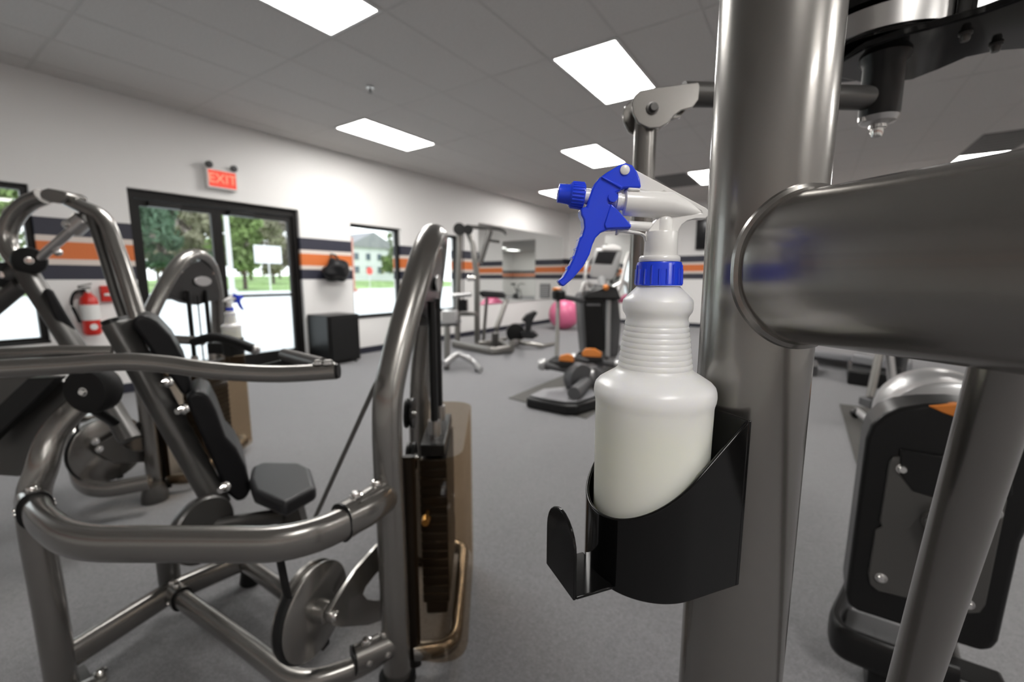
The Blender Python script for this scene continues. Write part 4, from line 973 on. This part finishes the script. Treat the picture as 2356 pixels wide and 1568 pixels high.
# moving arm with orange-topped joint
obj('swing_pole', MB().tube([d4(1284,690,4.7), d4(1281,818,4.6)], .022, seg=12), 'metal_far', el)
obj('swing_joint', MB().lathe([(.05,0),(.075,.02),(.075,.09),(.05,.11)], d4(1285,690,4.7), (0,0,1), 18), 'black', el)
obj('joint_cap', MB().lathe([(.05,0),(.05,.02),(.02,.03)], d4(1281,678,4.7)+V((0,0,.05)), (0,0,1), 18), 'orange', el)
obj('swing_link', MB().tube([d4(1292,682,4.7), d4(1340,690,5.0)], .03, seg=12), 'grey_plastic', el)
for pu, rim_ in ((((1248,840),(1262,830),(1318,832),(1326,846),(1252,852)), ((1285,830),(1288,818),(1305,814),(1318,820),(1320,833))), (((1318,826),(1325,815),(1384,822),(1388,834),(1330,836)), ((1338,812),(1345,802),(1368,802),(1384,812),(1383,822),(1340,820)))):
    dd_ = 4.35 if pu[0][0] < 1300 else 4.7
    pdl = obj('pedal', MB().prism([P(u,v,d=dd_) for u, v in pu], (FH+RT*.3)*.28), 'rubber', el, bevel=.015)
    obj('pedal_rim', MB().prism([P(u,v,d=dd_) for u, v in rim_], (FH+RT*.3)*.05), 'orange', pdl, bevel=.008)
    q0_, q1_ = P(pu[0][0],pu[0][1]-2,d=dd_), P(1360 if dd_ < 4.5 else 1420, 862 if dd_ < 4.5 else 838, d=dd_+.1)
    obj('pedal_link', MB().tube([q0_, q1_], .035, seg=12), 'grey_plastic', el)
    obj('roller', MB().lathe([(.05,-.03),(.06,0),(.05,.03)], q0_, (1,.2,0), 18), 'silver_plastic', el)
    obj('roller', MB().lathe([(.05,-.03),(.06,0),(.05,.03)], q1_, (1,.2,0), 18), 'silver_plastic', el)

# ------------------------------------------------------------------ machines by the mirror
cbm = thing('cable_tower', 'grey cable tower with black pulley, slanted pull bar and padded seat by the far windows', 'gym machine', P(1075,795,z=0))
def d6(u, v, d=7.3): return P(u, v, d=d)
obj('upright', MB().tube([P(1052,790,z=.05), d6(1054,690,7.7), d6(1057,540,7.6)], .05, .06, ref=FH, seg=16), 'metal_far', cbm)
obj('upright', MB().tube([P(1098,788,z=.05), d6(1097,640,7.5), d6(1088,560,7.5), d6(1076,532,7.5)], .05, .05, ref=FH, seg=16), 'metal_far', cbm)
obj('top_pulley', MB().lathe([(.03,-.04),(.10,-.04),(.085,0),(.10,.04),(.03,.04)], d6(1057,527), -FH, 24), 'black', cbm)
obj('top_pulley', MB().lathe([(.03,-.03),(.08,-.03),(.07,0),(.08,.03),(.03,.03)], d6(1077,528), -FH, 24), 'black', cbm)
obj('lat_bar', MB().tube(spline([d6(1081,521), d6(1110,524), d6(1140,525), d6(1158,530), d6(1166,538)],5), .03, seg=12), 'metal_dark', cbm)
obj('slant_tube', MB().tube([d6(1128,530), d6(1104,605)], .035, .05, seg=12), 'metal_dark', cbm)
obj('cross_tube', MB().tube([d6(1122,552), d6(1150,556)], .025, seg=12), 'metal_dark', cbm)
obj('mid_tube', MB().tube([d6(1050,722,7.6), d6(1098,722,7.5)], .035, seg=12), 'metal_far', cbm)
obj('cable', MB().tube([d6(1066,535), d6(1066,690)], .01, seg=8), 'black', cbm)
for k in range(7): obj('weight_plate', MB().obox(d6(1066,713,7.5)+V((0,0,.028*k)), RT*.075, FH*.12, V((0,0,.0125))), 'black', cbm, bevel=.003, segs=1)
obj('knee_roller', MB().tube([d6(1040,680,7.2), d6(1085,676,7.2)], .04, seg=14), 'silver_plastic', cbm)
for u in (1080,1089): obj('handle_ring', MB().lathe([(.03,0),(.045,.01),(.03,.02)], d6(u,640,7.0), -FH, 18), 'chrome', cbm)
obj('base_beam', MB().tube(fillet([P(1045,790,z=.07), P(1135,807,z=.07), P(1176,802,z=.07)], .1), .05, .06, seg=14, p=3), 'metal_far', cbm)
obj('base_beam', MB().tube([P(1100,792,z=.07), P(1150,788,z=.07), P(1176,802,z=.07)], .05, .06, seg=14, p=3), 'metal_far', cbm)
obj('foot_post', MB().tube([P(1138,800,z=.05), d6(1140,765,7.3)], .06, seg=14), 'metal_dark', cbm)
lb = cbm
obj('seat_pad', MB().prism([d6(u,v,7.6) for u, v in ((1102,672),(1108,668),(1158,672),(1166,680),(1160,686),(1108,684))], FH*.3), 'vinyl', lb, bevel=.03, segs=3)
obj('strut', MB().tube([d6(1166,688,7.7), d6(1143,752,7.6), P(1140,793,z=.04)], .035, .045, seg=14), 'metal_far', lb)
obj('rear_leg', MB().tube([d6(1120,686,7.8), P(1112,788,z=.03)], .03, seg=12), 'metal_far', lb)
obj('foot_tube', MB().tube([P(1108,788,z=.04), P(1165,778,z=.04)], .035, seg=12), 'metal_far', lb)
nb2 = thing('flat_bench', 'small bench with curved silver foot, right of the weight tower', 'bench', P(1060,845,z=0))
def d5(u, v, d=5.8): return P(u, v, d=d)
obj('seat_pad', MB().prism([d5(u,v) for u, v in ((1000,745),(1052,744),(1052,750),(1000,752))], FH*.5), 'vinyl', nb2, bevel=.02)
obj('upright', MB().tube([d5(1029,750), P(1028,845,z=.03)], .03, .045, seg=14), 'metal_far', nb2)
obj('curved_foot', MB().tube(spline([P(1022,836,z=.14), d5(1050,815), d5(1072,822), d5(1092,836), P(1105,852,z=.04)],5), .03, .04, seg=14), 'silver_plastic', nb2)
obj('stretcher', MB().tube([P(1022,838,z=.1), P(1060,812,z=.1)], .03, seg=12), 'metal_far', nb2)
q = P(1102,853,z=0); obj('rubber_foot', MB().lathe([(.05,0),(.05,.03),(.035,.06)], q), 'rubber', nb2)
q = P(1028,848,z=0); obj('rubber_foot', MB().lathe([(.04,0),(.04,.03),(.03,.05)], q), 'rubber', nb2)
obj('towel_box', MB().prism([d5(u,v,6.0) for u, v in ((1016,744),(1016,714),(1048,716),(1048,744))], FH*.3), 'silver_plastic', nb2, bevel=.01)
rb = thing('recumbent_bike', 'low recumbent bike with black fin-shaped seat by the mirror', 'gym machine', P(1215,790,z=0))
obj('seat_back', MB().prism([d6(u,v,7.9) for u, v in ((1200,737),(1212,724),(1230,716),(1238,719),(1230,730),(1224,744),(1220,768),(1208,768),(1210,742))], FH*.3), 'vinyl', rb, bevel=.02, segs=3)
obj('seat_base', MB().prism([d6(u,v,7.9) for u, v in ((1196,762),(1228,762),(1240,772),(1226,780),(1200,778))], FH*.3), 'vinyl', rb, bevel=.02)
obj('frame', MB().tube(spline([P(1178,788,z=.25), P(1190,785,z=.12), P(1215,790,z=.1), P(1248,795,z=.06)],5), .05, .04, seg=14), 'metal_far', rb)
obj('cross_foot', MB().tube([P(1240,797,z=.05), P(1275,790,z=.05)], .03, seg=12), 'metal_far', rb)
obj('cross_foot', MB().tube([P(1175,795,z=.05), P(1200,788,z=.05)], .03, seg=12), 'metal_far', rb)
obj('crank_case', MB().lathe([(.04,-.08),(.17,-.06),(.17,.06),(.04,.08)], d6(1186,765,8.0), (.6,-.8,0), 28), 'black', rb)
q = P(1297,757,z=0)
tag(obj('exercise_ball', MB().ball((q.x,q.y,.365), .365, 36, 22), 'pink'), 'large pink exercise ball on the floor by the far corner', 'ball')
t = thing('wall_thermostat', 'small grey louvred panel low on the far wall', 'panel', (-5.2,FY-.02,.75))
obj('cover', MB().box((-5.35,FY-.03,.62),(-5.0,FY-.002,1.05)), 'light_grey', t, bevel=.006)
for k in range(6): obj('slat', MB().box((-5.32,FY-.036,.66+k*.06),(-5.03,FY-.03,.69+k*.06)), 'silver_plastic', t)
